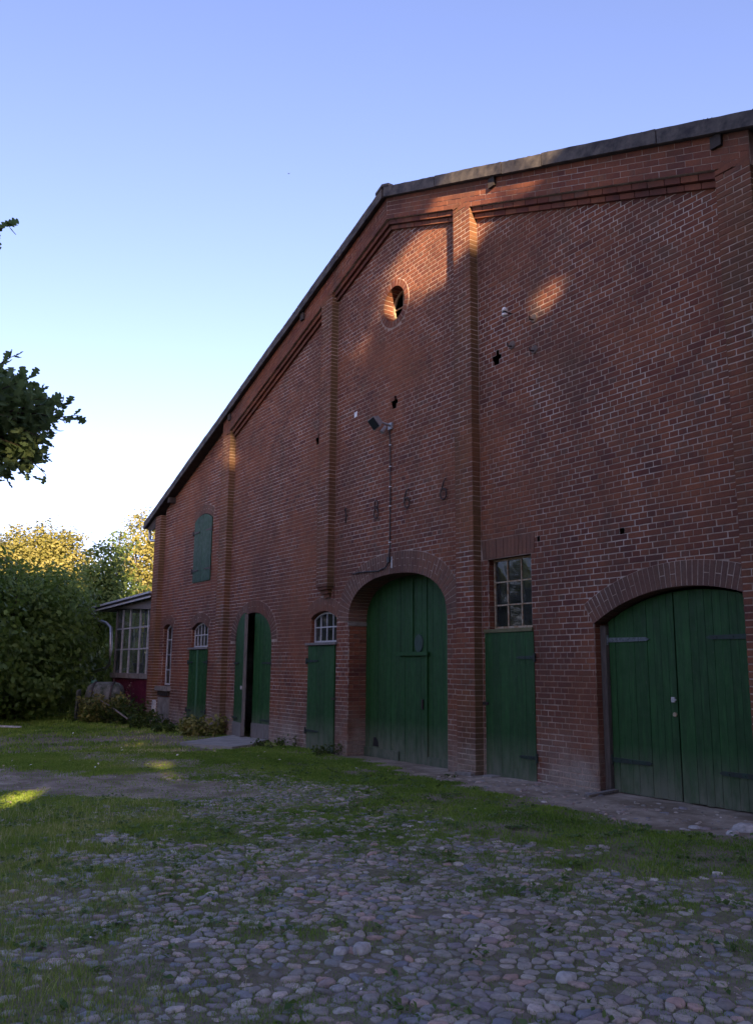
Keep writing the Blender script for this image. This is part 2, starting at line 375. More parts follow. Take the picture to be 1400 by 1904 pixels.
# ------------------------------------------------------------------ barn facade layout
XC = -12.38; SL = 0.367; Z_FR = 9.80; Z_VT = 10.42; VH = 0.195
def z_frieze(x): return Z_FR - SL * abs(x - XC)
def z_verge(x): return Z_VT - SL * abs(x - XC)
X_L, X_R = -24.42, -0.34
PIL = [(-24.42, -23.95), (-19.69, -19.22), (-14.79, -14.34), (-10.41, -9.97), (-5.53, -5.07), (-0.81, -0.34)]
PP = 0.15
CH = 0.077; BL = 0.256; Z0 = -0.20
def arc(cx, spring, a, b, n=2.0, t0=0.0, t1=math.pi, k=60):
    out = []
    for i in range(k + 1):
        t = t1 + (t0 - t1) * i / k
        c_, s_ = math.cos(t), math.sin(t)
        out.append((cx + a * math.copysign(abs(c_) ** (2 / n), c_), spring + b * abs(s_) ** (2 / n)))
    return out          # left -> right
def seg(x0, x1, spring, rise, k=30):
    h = (x1 - x0) / 2; Rr = (h * h + rise * rise) / (2 * rise); cx = (x0 + x1) / 2; cz = spring + rise - Rr
    a0 = math.asin(h / Rr)
    return [(cx + Rr * math.sin(-a0 + 2 * a0 * i / k), cz + Rr * math.cos(-a0 + 2 * a0 * i / k)) for i in range(k + 1)]
def offset(curve, d):
    c = np.asarray(curve); t = np.gradient(c, axis=0); t /= np.linalg.norm(t, axis=1)[:, None] + 1e-9
    nrm = np.stack([-t[:, 1], t[:, 0]], 1); return [tuple(p) for p in c + nrm * d]
def closed(curve, zb): return [(curve[0][0], zb)] + list(curve) + [(curve[-1][0], zb)]
def spans(poly, z):
    xs = []; n = len(poly)
    for i in range(n):
        (xa, za), (xb, zb) = poly[i], poly[(i + 1) % n]
        if (za <= z) != (zb <= z): xs.append(xa + (z - za) * (xb - xa) / (zb - za))
    xs.sort(); return [(xs[i], xs[i + 1]) for i in range(0, len(xs) - 1, 2)]

# name, top curve, bottom z, ring thickness, reveal depth
OPEN = {
 'tall_window': (seg(-23.68, -22.96, 2.52, 0.13), 0.96, 0.25, 0.16),
 'barred_window': (seg(-21.56, -20.46, 2.44, 0.17), -0.3, 0.25, 0.14),
 'shutter': (seg(-21.66, -20.46, 5.28, 0.16), 3.64, 0.25, 0.06),
 'arched_door': (arc(-17.87, 2.08, 0.93, 0.63, 2.1), -0.3, 0.27, 0.12),
 'small_window': (seg(-15.22, -14.22, 2.45, 0.14), -0.3, 0.27, 0.14),
 'main_gate': (arc(-12.30, 2.35, 1.48, 0.77, 2.35), -0.3, 0.38, 0.42),
 'iron_window': ([(-9.82, 3.12), (-9.36, 3.125), (-8.90, 3.12)], -0.3, 0.29, 0.16),
 'right_gate': (seg(-7.77, -5.03, 2.08, 0.39), -0.3, 0.30, 0.19),
}
OPEN['right_gate'] = ([p for p in OPEN['right_gate'][0] if p[0] <= -5.50], -0.3, 0.30, 0.19)
HOLES = [(-9.55, 6.24), (-12.32, 6.20), (-15.09, 6.18)]
def rect(x0, x1, z0, z1): return [(x0, z0), (x0, z1), (x1, z1), (x1, z0)]
oc = (-12.33, 8.13); OR_IN, OR_OUT = 0.335, 0.46
def circ(c, r, k=40): return [(c[0] + r * math.cos(2 * math.pi * i / k), c[1] + r * math.sin(2 * math.pi * i / k)) for i in range(k)]
cut_brick, cut_mortar = [], []
for nm, (cv, zb, T, dep) in OPEN.items():
    if nm == 'iron_window':
        cut_brick += [closed(cv, zb), [(-9.95, 3.12), (-10.0 + .03, 3.42), (-8.80, 3.42), (-8.86, 3.12)]]
        cut_mortar.append(closed(cv, zb))
    else:
        cut_brick += [closed(cv, zb), list(offset(cv, T + 0.010)) + list(cv)[::-1]]
        cut_mortar += [closed(cv, zb), list(offset(cv, .08)) + list(cv)[::-1]]
cut_brick.append(circ(oc, OR_OUT + .01)); cut_mortar.append(circ(oc, OR_IN + .03))
for hx, hz in HOLES:
    zc_ = Z0 + CH * (int((hz - Z0) / CH) + .5); h = [rect(hx - 0.10, hx + 0.11, zc_ - CH / 2, zc_ + CH / 2), rect(hx - 0.07, hx + 0.06, zc_ - CH * 1.5, zc_ - CH / 2 - .001), rect(hx - 0.01, hx + 0.06, zc_ + CH / 2 + .001, zc_ + CH * 1.5)]
    cut_brick += h; cut_mortar += h
for hx, hz, hr in ((-7.25, 3.26, .04), (-8.74, 3.31, .028)):
    cut_brick.append(rect(hx - hr, hx + hr, hz - hr, hz + hr)); cut_mortar.append(rect(hx - hr, hx + hr, hz - hr, hz + hr))
def minus(iv, cuts):
    for c0, c1 in cuts:
        out = []
        for a, b in iv:
            if c1 <= a or c0 >= b: out.append((a, b))
            else:
                if c0 > a: out.append((a, c0))
                if c1 < b: out.append((c1, b))
        iv = out
    return iv

barn = empty('brick_barn', (XC, 0, 0), 'long red brick barn with gabled front, green gates and brick pilasters', 'barn')
BI = barn.matrix_world.copy()
def bpart(mb, name, mat, parent=None, smooth=False):
    """build a part given in world coordinates, under the barn or one of its parts"""
    o = mb.build(name, mat, None, smooth)
    p = parent or barn
    o.parent = p
    wl = Vector((0, 0, 0)); q = p
    while q is not None: wl += q.location; q = q.parent
    o.location = -wl
    return o

# bricks: list of (x0, x1, z0, z1, Y, rnd)
BR = []; mort = MB()
def bonded(x0, x1, ci, shift=0.0):
    """brick boundaries of one course in cross bond"""
    head = ci % 2 == 0
    p = BL / 2 if head else BL
    off = (BL / 4 if head else (0 if (ci // 2) % 2 else BL / 2)) + shift
    k = math.floor((x0 - off) / p); xs = [x0]
    while True:
        k += 1; x = off + k * p + random.uniform(-0.006, 0.006)
        if x >= x1 - 0.035: break
        if x > x0 + 0.035:
            if not head and random.random() < 0.06 and x - xs[-1] > 0.2: xs.append(x - BL / 2)
            xs.append(x)
    xs.append(x1); return xs
bays = []
edges = [PIL[0][1]] + [v for p in PIL[1:-1] for v in p] + [PIL[-1][0]]
bays = [(edges[i], edges[i + 1]) for i in range(0, len(edges), 2)]
NC = int((10.4 - Z0) / CH)
for ci in range(NC):
    z0 = Z0 + ci * CH; zm = z0 + CH / 2; z1 = z0 + CH
    hw = (Z_FR - 0.02 - zm) / SL
    hwv = (Z_VT - VH - zm) / SL
    zq = z0 + .8 * CH
    for bi, (b0, b1) in enumerate(bays):
        h = hwv if bi in (0, 4) else hw
        # pilaster over the small window stops short: the bay runs through below it
        lo, hi = b0, b1
        if bi == 1 and zm < 3.06: hi = PIL[2][1]
        if bi == 2 and zm < 3.06: lo = PIL[2][1]
        lo, hi = max(lo, XC - h), min(hi, XC + h)
        if hi - lo < 0.05: continue
        for a, b in minus([(lo, hi)], [s for p in cut_mortar for s in spans(p, zm)]):
            mort.quad((a - .02 if a == lo else a, .0058, z0), (b + .02 if b == hi else b, .0058, z0), (b + .02 if b == hi else b, .0058, z1), (a - .02 if a == lo else a, .0058, z1))
        for a, b in minus([(lo, hi)], [s for p in cut_brick for s in spans(p, zq)]):
            if b - a < 0.03: continue
            xs = bonded(a, b, ci)
            for i in range(len(xs) - 1): BR.append([xs[i], xs[i + 1], z0, z1, 0.0, random.random(), 0])
    for pi, (p0, p1) in enumerate(PIL):
        zt = (z_verge(p0) - VH if pi in (0, 5) else max(z_frieze(p0), z_frieze(p1)) + .03)
        if zm > zt or (pi == 2 and zm < 3.06): continue
        if ci % 2: xs = [p0, p0 + .125 + random.uniform(-.006, .006), p1 - .125 + random.uniform(-.006, .006), p1]
        else: xs = [p0, (p0 + p1) / 2 + random.uniform(-.008, .008), p1]
        for i in range(len(xs) - 1): BR.append([xs[i], xs[i + 1], z0, z1, -PP, random.random(), 1])

def brick_geo(x0, x1, z0, z1, Y, g=0.0068, depth=0.03, bv=0.0035, jit=True):
    x0 += g; x1 -= g; z0 += g; z1 -= g
    j = (lambda s: random.uniform(-s, s)) if jit else (lambda s: 0.0)
    yf = Y + j(0.002); zt = j(.0015)
    A = [(x0 + j(.0025), z0 + j(.002)), (x1 + j(.0025), z0 + j(.002)), (x1 + j(.0025), z1 + j(.002)), (x0 + j(.0025), z1 + j(.002))]
    B = [(A[0][0] + bv, A[0][1] + bv), (A[1][0] - bv, A[1][1] + bv), (A[2][0] - bv, A[2][1] - bv), (A[3][0] + bv, A[3][1] - bv)]
    v = [(x, yf + j(.001), z) for x, z in B] + [(x, yf + bv, z) for x, z in A] + [(x, Y + depth, z) for x, z in A]
    f = [(0, 1, 2, 3)] + [(i + 4, (i + 1) % 4 + 4, (i + 1) % 4, i) for i in range(4)] + [(i + 8, (i + 1) % 4 + 8, (i + 1) % 4 + 4, i + 4) for i in range(4)]
    return v, f
# the 300 bricks that show largest are parts of their own
def shown(b):
    c = ((b[0] + b[1]) / 2, b[4], (b[2] + b[3]) / 2); px, py, z = proj(c)
    if not (0 < px < W and 0 < py < H): return 0
    if b[6] == 0 and px > 1368: return 0
    q = [proj((x, b[4], z_))[:2] for x, z_ in ((b[0], b[2]), (b[1], b[2]), (b[1], b[3]), (b[0], b[3]))]
    return abs(sum(q[i][0] * q[(i + 1) % 4][1] - q[(i + 1) % 4][0] * q[i][1] for i in range(4))) / 2
order = sorted(range(len(BR)), key=lambda i: -shown(BR[i])); single = set(order[:300])
bw, pw = MB(), MB()
unit = {}
for i, b in enumerate(BR):
    dep = 0.03 if b[6] == 0 else PP + 0.01
    if i in single:
        ln = round((b[1] - b[0]) / 0.01) * 0.01
        key = (ln, b[6], i % 3)
        if key not in unit:
            v, f = brick_geo(-(b[1] - b[0]) / 2, (b[1] - b[0]) / 2, -CH / 2, CH / 2, 0, depth=dep)
            m_ = MB().add(v, f, 0.0); unit[key] = m_.mesh('brick', M_PIL if b[6] else M_BRICK)
        o = link('brick', unit[key], barn, ((b[0] + b[1]) / 2 - XC, b[4], (b[2] + b[3]) / 2)); o.color = (b[5], 0, 0, 1)
    else:
        v, f = brick_geo(*b[:5], depth=dep); (pw if b[6] else bw).add(v, f, b[5])
tag(bpart(bw, 'brickwork', M_BRICK), kind='stuff'); tag(bpart(pw, 'pilaster_brickwork', M_PIL), kind='stuff')
# pilaster cores: mortar faces between the bricks
for pi, (p0, p1) in enumerate(PIL):
    zt = (z_verge(p0) - VH if pi in (0, 5) else min(z_frieze(p0), z_frieze(p1)) + .05)
    zb = 3.06 if pi == 2 else Z0
    o = bpart(MB().box(p0 + .012, p1 - .012, -PP + .0055, 0.03, zb, zt), 'pilaster', M_MORTAR)
    if pi == 2:
        for k in range(3):
            bpart(MB().box(p0 + .04 + .05 * k, p1 - .04 - .03 * k, -PP + .02 + .045 * k, .02, 3.06 - .077 * (k + 1) + .004, 3.06 - .077 * k - .004, .1 + .1 * k), 'corbel', M_PIL, o)
# outer walls (side and rear) with thickness, closing the barn
wl = mort
Yb = 32.0
def zroof(x): return z_verge(x) - VH
wl.add([(X_L, -PP + .02, Z0), (X_L, Yb, Z0), (X_L, Yb, zroof(X_L)), (X_L, -PP + .02, zroof(X_L))], [(0, 1, 2, 3)])
wl.add([(X_R, -PP + .02, Z0), (X_R, Yb, Z0), (X_R, Yb, zroof(X_R)), (X_R, -PP + .02, zroof(X_R))], [(0, 1, 2, 3)])
wl.add([(X_L, Yb, Z0), (X_R, Yb, Z0), (X_R, Yb, zroof(X_R)), (XC, Yb, zroof(XC)), (X_L, Yb, zroof(X_L))], [(0, 1, 2, 3, 4)])
bpart(wl, 'wall', M_MORTAR)
# partition a little behind the front, so that openings look into a dark room
bpart(MB().box(X_L + .1, X_R - .1, 4.0, 4.2, Z0, 5.2).box(X_L + .1, X_R - .1, 0.5, 4.2, 5.2, 5.3).box(X_L + .05, X_R - .05, .05, 31.9, -.28, -.22), 'inner_wall', M_SOFFIT)

# raking frieze and two corbelled courses under the roof edge
def raking(xa, xb, dz0, dz1, Y, rows, mat, name, zbase=z_frieze, part=None):
    """courses parallel to the roof slope between xa and xb (same side of the ridge)"""
    mb = MB(); n0 = max(1, round(abs(xb - xa) / 0.245))
    for k in range(rows):
        za, zb_ = dz0 + (dz1 - dz0) * k / rows, dz0 + (dz1 - dz0) * (k + 1) / rows
        sh = 0.5 * (k % 2)
        xs = [xa] + [xa + (xb - xa) * (i + sh) / n0 + random.uniform(-.01, .01) for i in range(0 if sh else 1, n0)] + [xb]
        for i in range(len(xs) - 1):
            a, b = xs[i] + .0055, xs[i + 1] - .0055
            pol = [(a, zbase(a) + za + .0055), (b, zbase(b) + za + .0055), (b, zbase(b) + zb_ - .0055), (a, zbase(a) + zb_ - .0055)]
            mb.prism(pol, Y + random.uniform(-.002, .002), 0.03, random.random())
    return bpart(mb, name, mat, part)
sides = [(PIL[1][0], XC), (XC, PIL[4][1])]
bk = MB()
for a, b in sides:
    bk.prism([(a, z_frieze(a) + .004), (b, z_frieze(b) + .004), (b, z_frieze(b) + .44), (a, z_frieze(a) + .44)], -PP + .0045, .03)
fr = bpart(bk, 'frieze', M_MORTAR)
for a, b in sides:
    tag(raking(a, b, 0.0, 0.435, -PP, 5, M_BRICK, 'frieze_brickwork', part=fr), kind='stuff')
bsub = [(PIL[1][1], PIL[2][0]), (PIL[2][1], XC), (XC, PIL[3][0]), (PIL[3][1], PIL[4][0])]
for a, b in bsub:
    raking(a, b, -0.095, -0.002, -0.100, 1, M_BRICK, 'corbel_course')
    raking(a, b, -0.185, -0.097, -0.050, 1, M_BRICK, 'corbel_course')

# arches: rings of radial bricks, deep as the reveal
def ring(name, curve, T, depth, width=0.072, split=0.5, mat=M_ARCH):
    c = np.asarray(curve); seglen = np.r_[0, np.cumsum(np.linalg.norm(np.diff(c, axis=0), axis=1))]
    L = seglen[-1]; n = max(3, round(L / width)); ar = empty(name, (float(c[:, 0].mean()) - XC, 0, float(c[:, 1].mean())), parent=barn)
    dn = np.gradient(c, axis=0); dn /= np.linalg.norm(dn, axis=1)[:, None] + 1e-9; nr = np.stack([-dn[:, 1], dn[:, 0]], 1)
    def P(s, r):
        x = np.interp(s, seglen, c[:, 0]); z = np.interp(s, seglen, c[:, 1]); a = np.interp(s, seglen, nr[:, 0]); b = np.interp(s, seglen, nr[:, 1])
        return (x + a * r, z + b * r)
    mo = MB()
    for i in range(n):
        s0, s1 = L * i / n, L * (i + 1) / n; g = .0058
        mo.prism([P(s0, 0.004), P(s1, 0.004), P(s1, T), P(s0, T)], -.003, depth)
        cuts = [0.0, T] if (i % 2 or random.random() > split * 1.6) else [0.0, T * 0.5, T]
        if T > .33: cuts = [0.0, T * 0.66, T] if i % 2 else [0.0, T * 0.33, T]
        for k in range(len(cuts) - 1):
            r0, r1 = cuts[k] + (g if k else -.001), cuts[k + 1] - g
            m_ = MB().prism([P(s0 + g, r0), P(s1 - g, r0), P(s1 - g, r1), P(s0 + g, r1)], -.008 + random.uniform(-.003, .003), depth if k == 0 else .05, random.random())
            bpart(m_, 'voussoir', mat, ar)
    bpart(mo, 'joint', M_MORTAR, ar)
    return ar
for nm, (cv, zb, T, dep) in OPEN.items():
    if nm == 'iron_window': continue
    ring('arch', cv, T, dep + .03)
# flat arch of soldier bricks over the iron window
ar = empty('arch', (-9.36 - XC, 0, 3.25), parent=barn); mo = MB()
n = 14
for i in range(n):
    a0, a1 = i / n, (i + 1) / n
    xb0, xb1 = -9.93 + 1.10 * a0, -9.93 + 1.10 * a1; xt0, xt1 = -9.96 + 1.16 * a0, -9.96 + 1.16 * a1
    bpart(MB().prism([(xb0 + .004, 3.122), (xb1 - .004, 3.122), (xt1 - .004, 3.41), (xt0 + .004, 3.41)], -.004 + random.uniform(-.003, .003), .17, random.random()), 'voussoir', M_ARCH, ar)
bpart(mo.prism([(-9.93, 3.124), (-8.83, 3.124), (-8.80, 3.41), (-9.96, 3.41)], .009, .16), 'joint', M_MORTAR, ar)
# oculus ring
ring('oculus_ring', circ(oc, OR_IN)[::-1] + [circ(oc, OR_IN)[-1]], OR_OUT - OR_IN, .26, .085, 0.0, M_BRICK)
# jambs
def jamb(x, side, zb, zt, depth, name='jamb'):
    """bricks on the side of an opening; side=+1 faces +x"""
    j = MB(); m = MB()
    ci0 = int((zb - Z0) / CH)
    for ci in range(ci0, int((zt - Z0) / CH) + 1):
        z0 = Z0 + ci * CH; z1 = min(z0 + CH, zt)
        if z1 - z0 < .02: continue
        ys = [0.028, min(.12, depth), depth] if ci % 2 else [0.028, min(.25, depth), depth]
        ys = sorted(set(ys))
        for k in range(len(ys) - 1):
            if ys[k + 1] - ys[k] < .02: continue
            xa, xb = (x - .02, x + random.uniform(-.002, .002)) if side > 0 else (x + random.uniform(-.002, .002), x + .02)
            j.box(xa, xb, ys[k] + (.004 if k else 0), ys[k + 1] - .004, z0 + .005, z1 - .005, random.random())
    xm = x - .007 * side
    m.add([(xm, .009, zb), (xm, depth, zb), (xm, depth, zt), (xm, .009, zt)], [(0, 1, 2, 3)])
    o = bpart(m, name, M_MORTAR); tag(bpart(j, 'jamb_brickwork', M_BRICK, o), kind='stuff')
for nm, (cv, zb, T, dep) in OPEN.items():
    jamb(cv[0][0], 1, zb, cv[0][1] + .01, dep + .03); 
    jamb(cv[-1][0], -1, zb, cv[-1][1] + .01, dep + .03)

# ------------------------------------------------------------------ gates, doors, shutters
def clip_top(x, curve, pad):
    xs = [p[0] for p in curve]; zs = [p[1] for p in curve]
    return float(np.interp(x, xs, zs)) - pad
def leaf_planks(parent, x0, x1, zb, ztop, Y, n, mat, th=0.03, gap=0.004, jit=0.003):
    """vertical boards; ztop is a function of x"""
    for i in range(n):
        a = x0 + (x1 - x0) * i / n + gap / 2; b = x0 + (x1 - x0) * (i + 1) / n - gap / 2
        k = 4; top = [(a + (b - a) * q / k, ztop(a + (b - a) * q / k)) for q in range(k, -1, -1)]
        bot = zb + random.uniform(-.006, .006)
        y = Y + random.uniform(-jit, jit)
        bpart(MB().prism([(a, bot), (b, bot)] + top, y, y + th, random.random()), 'plank', mat, parent)
def hinge(parent, x0, x1, z, Y, mat=None, w=0.05, tip=1):
    """strap hinge, knuckle at x0, pointed end at x1"""
    s = 1 if x1 > x0 else -1; mat = mat or M_IRONG
    pol = [(x0, z - w / 2), (x1 - s * .05, z - w / 2.6), (x1, z), (x1 - s * .05, z + w / 2.6), (x0, z + w / 2)]
    if s < 0: pol = pol[::-1]
    m = MB().prism(pol, Y - .012, Y)
    m.tube([(x0 - s * .015, Y - .012, z - .06), (x0 - s * .015, Y - .012, z + .06)], .018, 8)
    for q in (0.2, 0.5, 0.8): m.box(x0 + (x1 - x0) * q - .008, x0 + (x1 - x0) * q + .008, Y - .02, Y - .011, z - .008, z + .008)
    return bpart(m, 'hinge', mat, parent)
def pempty(name, x, z, Y=0.0): return empty(name, (x - XC, Y, z), parent=barn)

# right gate: two leaves of narrow boards
g = pempty('gate', -6.65, 0); cv = OPEN['right_gate'][0]
top = lambda x: clip_top(x, cv, 0.035)
leaf_planks(g, -7.66, -6.66, 0.012, top, .15, 10, M_GREEN); leaf_planks(g, -6.645, -5.50, 0.012, top, .15, 11, M_GREEN)
bpart(MB().box(-7.76, -7.672, .10, .17, -.05, 2.06), 'door_post', plain('dark_weathered_wood', (0.12, 0.10, 0.085), .85, .45, 9, stretch=(6, 6, .6)), g)
bpart(MB().box(-7.66, -5.5, .182, .21, .35, .47).box(-7.66, -5.5, .182, .21, 1.75, 1.87), 'ledge', M_GREEN, g)
for (x0, x1, z, mt) in ((-7.66, -7.02, 1.875, M_ZINC), (-5.52, -6.22, 1.875, None), (-7.66, -7.05, .395, None), (-5.52, -6.15, .385, None)):
    hinge(g, x0, x1, z, .147, None if mt is None else plain('bare_steel_strap', (0.16, 0.19, 0.20), .5, .6, 30, metal=.3), .06)
bpart(MB().box(-6.735, -6.69, .132, .150, 1.13, 1.19).box(-6.73, -6.66, .122, .134, 1.15, 1.168), 'latch', M_WHITEIRON, g)
lk = MB(); lk.tube([(-6.70, .152, .99), (-6.70, .136, .99)], .026, 14); bpart(lk, 'lock', M_RUSTWHITE, g)

# narrow door beside the pilaster, with iron window above
d = pempty('door', -9.38, 0)
leaf_planks(d, -9.90, -8.87, -.005, lambda x: 2.02, -.012, 6, M_GREEN, jit=.0015, gap=.003)
hinge(d, -8.86, -9.22, 1.66, -.014); hinge(d, -8.86, -9.20, .31, -.014)
bpart(MB().box(-9.95, -9.83, -.03, -.012, .98, 1.02), 'latch', M_IRON, d)
bpart(MB().box(-9.97, -8.84, -.02, .12, -.12, -.02), 'threshold', M_CONC, d)
def window(x0, x1, z0, ztop, Y, nx_, nz, mat, bar=0.022, frame=0.035, name='window', zs=None, pane_mat=None):
    w = pempty(name, (x0 + x1) / 2, z0, 0); zt = max(ztop(x) for x in np.linspace(x0, x1, 9))
    fm = MB(); k = 10
    def strip(xa, xb, zf0, zf1):
        pass
    fm.box(x0, x0 + frame, Y, Y + .04, z0, ztop(x0)); fm.box(x1 - frame, x1, Y, Y + .04, z0, ztop(x1)); fm.box(x0 + frame + .001, x1 - frame - .001, Y + .002, Y + .042, z0, z0 + frame)
    tp = [(x0 + frame + (x1 - x0 - 2 * frame) * i / k) for i in range(k + 1)]
    fm.prism([(x, ztop(x) - frame) for x in tp] + [(x, ztop(x)) for x in tp[::-1]], Y + .002, Y + .042)
    bpart(fm, 'frame', mat, w)
    for i in range(1, nx_):
        x = x0 + (x1 - x0) * i / nx_; bpart(MB().box(x - bar / 2, x + bar / 2, Y + .004, Y + .03, z0 + frame, ztop(x) - frame + .004), 'glazing_bar', mat, w)
    zz = zs or [z0 + (zt - z0) * i / nz for i in range(1, nz)]
    for z in zz: bpart(MB().box(x0 + frame, x1 - frame, Y + .007, Y + .027, z - bar / 2, z + bar / 2), 'glazing_bar', mat, w)
    zr = [z0 + frame * .7] + list(zz) + [None]
    for i in range(nx_):
        xa, xb = x0 + (x1 - x0) * i / nx_, x0 + (x1 - x0) * (i + 1) / nx_
        for q in range(len(zr) - 1):
            za = zr[q]; zb_ = zr[q + 1]
            ty = Y + .018 + random.uniform(-.002, .002); tl = random.uniform(-.004, .004)
            if zb_ is None: pts = [(xa, za), (xb, za), (xb, ztop(xb) - .01), ((xa + xb) / 2, ztop((xa + xb) / 2) - .01), (xa, ztop(xa) - .01)]
            else: pts = [(xa, za), (xb, za), (xb, zb_), (xa, zb_)]
            bpart(MB().add([(x, ty + (tl if x == xa else -tl), z) for x, z in pts], [tuple(range(len(pts)))]), 'pane', pane_mat or M_GLASS, w)
    return w
w = window(-9.80, -8.915, 2.085, lambda x: 3.11, .10, 3, 3, M_RUSTWHITE, .02, .028)
bpart(MB().box(-9.90, -8.88, -.03, .15, 2.025, 2.075), 'sill', plain('mossy_sill', (0.16, 0.15, 0.07), .8, .4, 12), w)
bpart(MB().box(-9.90, -8.88, .15, .2, 2.02, 2.09), 'rail', M_GREEN, w)

# main gate, set deep, with a wicket door
g = pempty('gate', -12.3, 0); cv = OPEN['main_gate'][0]; YD = .40
top = lambda x: clip_top(x, cv, -0.05)
leaf_planks(g, -13.80, -12.66, -.10, top, YD, 8, M_GREEN, gap=.003); leaf_planks(g, -11.86, -10.80, -.10, top, YD, 7, M_GREEN, gap=.003)
leaf_planks(g, -12.655, -12.28, 1.74, top, YD, 3, M_GREEN, gap=.003); leaf_planks(g, -12.272, -11.865, 1.74, top, YD - .012, 3, M_GREEN, gap=.003)
leaf_planks(g, -12.645, -11.868, -.13, lambda x: 1.70, YD - .016, 5, M_GREEN, gap=.004)
bpart(MB().box(-12.72, -11.80, YD - .06, YD - .002, 1.712, 1.775), 'drip_board', M_GREEN, g)
bpart(MB().box(-11.90, -11.84, YD - .03, YD - .002, -.1, 1.70).box(-12.30, -12.25, YD - .032, YD - .014, 1.79, 3.05), 'cover_strip', M_GREEN, g)
pl = MB(); pl.add([(-12.08 + .115 * math.cos(a), YD - .034, 1.92 + .15 * math.sin(a)) for a in np.linspace(0, 2 * math.pi, 24, endpoint=False)] +
       [(-12.08 + .125 * math.cos(a), YD - .012, 1.92 + .16 * math.sin(a)) for a in np.linspace(0, 2 * math.pi, 24, endpoint=False)],
       [tuple(range(24))] + [(i, i + 24, (i + 1) % 24 + 24, (i + 1) % 24) for i in range(24)])
bpart(pl, 'plaque', plain('dull_green_metal', (0.03, 0.065, 0.05), .45, .3, 10), g)
for bx in (MB().box(-13.80, -12.67, YD - .03, YD - .004, -.13, .07), MB().box(-11.83, -10.80, YD - .03, YD - .004, -.15, .05)): bpart(bx, 'bottom_board', M_GREEN2, g)
bpart(MB().prism([(-13.52, .10), (-13.33, .10), (-13.36, .2), (-13.42, .26), (-13.5, .26)], YD - .006, YD - .003), 'cat_hole', M_BLACK, g)
bpart(MB().box(-11.99, -11.95, YD - .04, YD - .016, .82, .98), 'lock', M_IRON, g)
bpart(MB().box(-13.9, -10.7, .15, .5, -.25, -.12), 'threshold', M_CONC, g)
# impost stones in the gate jambs
bpart(MB().box(-13.80, -13.772, -.01, .42, 2.27, 2.345), 'impost', M_CONC, g)

# small barred window with plank door under it
def barred(x0, x1, cvn, zs, nb, parent_name='window'):
    cv = OPEN[cvn][0]
    return window(x0, x1, zs, lambda x: clip_top(x, cv, .02), .08, nb, 2, M_WHITEIRON, .024, .03)
w = barred(-15.20, -14.24, 'small_window', 1.985, 4)
bpart(MB().box(-15.36, -14.18, -.05, .12, 1.93, 1.975), 'sill', M_GREYWOOD, w)
d = pempty('door', -14.77, 0)
leaf_planks(d, -15.28, -14.25, -.06, lambda x: 1.915, -.014, 6, M_GREEN, gap=.004, jit=.002)
hinge(d, -15.30, -14.85, 1.62, -.016); hinge(d, -15.30, -14.80, .28, -.016)
bpart(MB().box(-14.33, -14.2, -.03, -.016, .9, .94), 'latch', M_IRON, d)

# arched double door, left leaf ajar
cv = OPEN['arched_door'][0]; top = lambda x: clip_top(x, cv, .02)
g = pempty('double_door', -17.87, 0)
leaf_planks(g, -17.855, -16.965, .0, top, .03, 6, M_GREEN, gap=.003)
hinge(g, -16.95, -17.45, 1.58, .028); hinge(g, -16.95, -17.45, .36, .028)
bpart(MB().box(-17.855, -16.965, .012, .028, -.04, .28), 'kick_board', M_GREYWOOD, g)
lf = MB(); 
N = 6
ajar = empty('open_leaf', (-18.79 - XC, .03, 0), parent=barn); 
def local_plank(a, b, zb, y0, y1, rn, mat, nm):
    k = 4; tp = [(a + (b - a) * q / k, top(-18.79 + a + (b - a) * q / k)) for q in range(k, -1, -1)]
    MBo = MB().prism([(a, zb), (b, zb)] + tp, y0, y1, rn); return MBo.build(nm, mat, ajar)
for i in range(N):
    a, b = .92 * i / N + .002, .92 * (i + 1) / N - .002
    local_plank(a, b, .0, -.02, .02, random.random(), M_GREEN, 'plank')
MB().box(.9205, .935, -.022, .05, 0.0, 2.66).build('leaf_edge', M_GREYWOOD, ajar)
MB().box(0, .915, -.036, -.022, -.03, .27).build('kick_board', M_GREYWOOD, ajar)
for z in (1.58, .36):
    MB().prism([(-.02, z - .025), (.45, z - .02), (.5, z), (.45, z + .02), (-.02, z + .025)], -.05, -.037).build('hinge', M_IRONG, ajar)
MB().box(.80, .86, -.05, -.022, 1.0, 1.08).build('lock', M_WHITEIRON, ajar)
ajar.rotation_euler = (0, 0, R(-13))

# barred window and narrow double door near the corner
w = barred(-21.54, -20.48, 'barred_window', 1.985, 5)
bpart(MB().box(-21.70, -20.40, -.05, .12, 1.925, 1.975), 'sill', M_GREYWOOD, w)
d = pempty('door', -21.0, 0)
leaf_planks(d, -21.62, -21.035, .0, lambda x: 1.91, -.014, 4, M_GREEN, gap=.004); leaf_planks(d, -20.985, -20.42, .0, lambda x: 1.91, -.014, 4, M_GREEN, gap=.004)
bpart(MB().box(-21.035, -20.985, -.04, -.012, .0, 1.91), 'cover_strip', paint_mat('light_green_paint', (0.05, 0.13, 0.07)), d)
hinge(d, -21.64, -21.3, 1.6, -.016); hinge(d, -20.4, -20.7, 1.6, -.016); hinge(d, -21.64, -21.3, .4, -.016); hinge(d, -20.4, -20.7, .4, -.016)
# closed loft shutter
cv = OPEN['shutter'][0]; top = lambda x: clip_top(x, cv, .015)
s_ = pempty('shutter', -21.06, 3.65)
leaf_planks(s_, -21.65, -21.065, 3.66, top, -.015, 3, M_GREEN2, gap=.003); leaf_planks(s_, -21.055, -20.47, 3.66, top, -.015, 3, M_GREEN2, gap=.003)
for z in (4.98, 3.97): hinge(s_, -21.68, -21.25, z, -.017, M_IRON); hinge(s_, -20.44, -20.87, z, -.017, M_IRON)
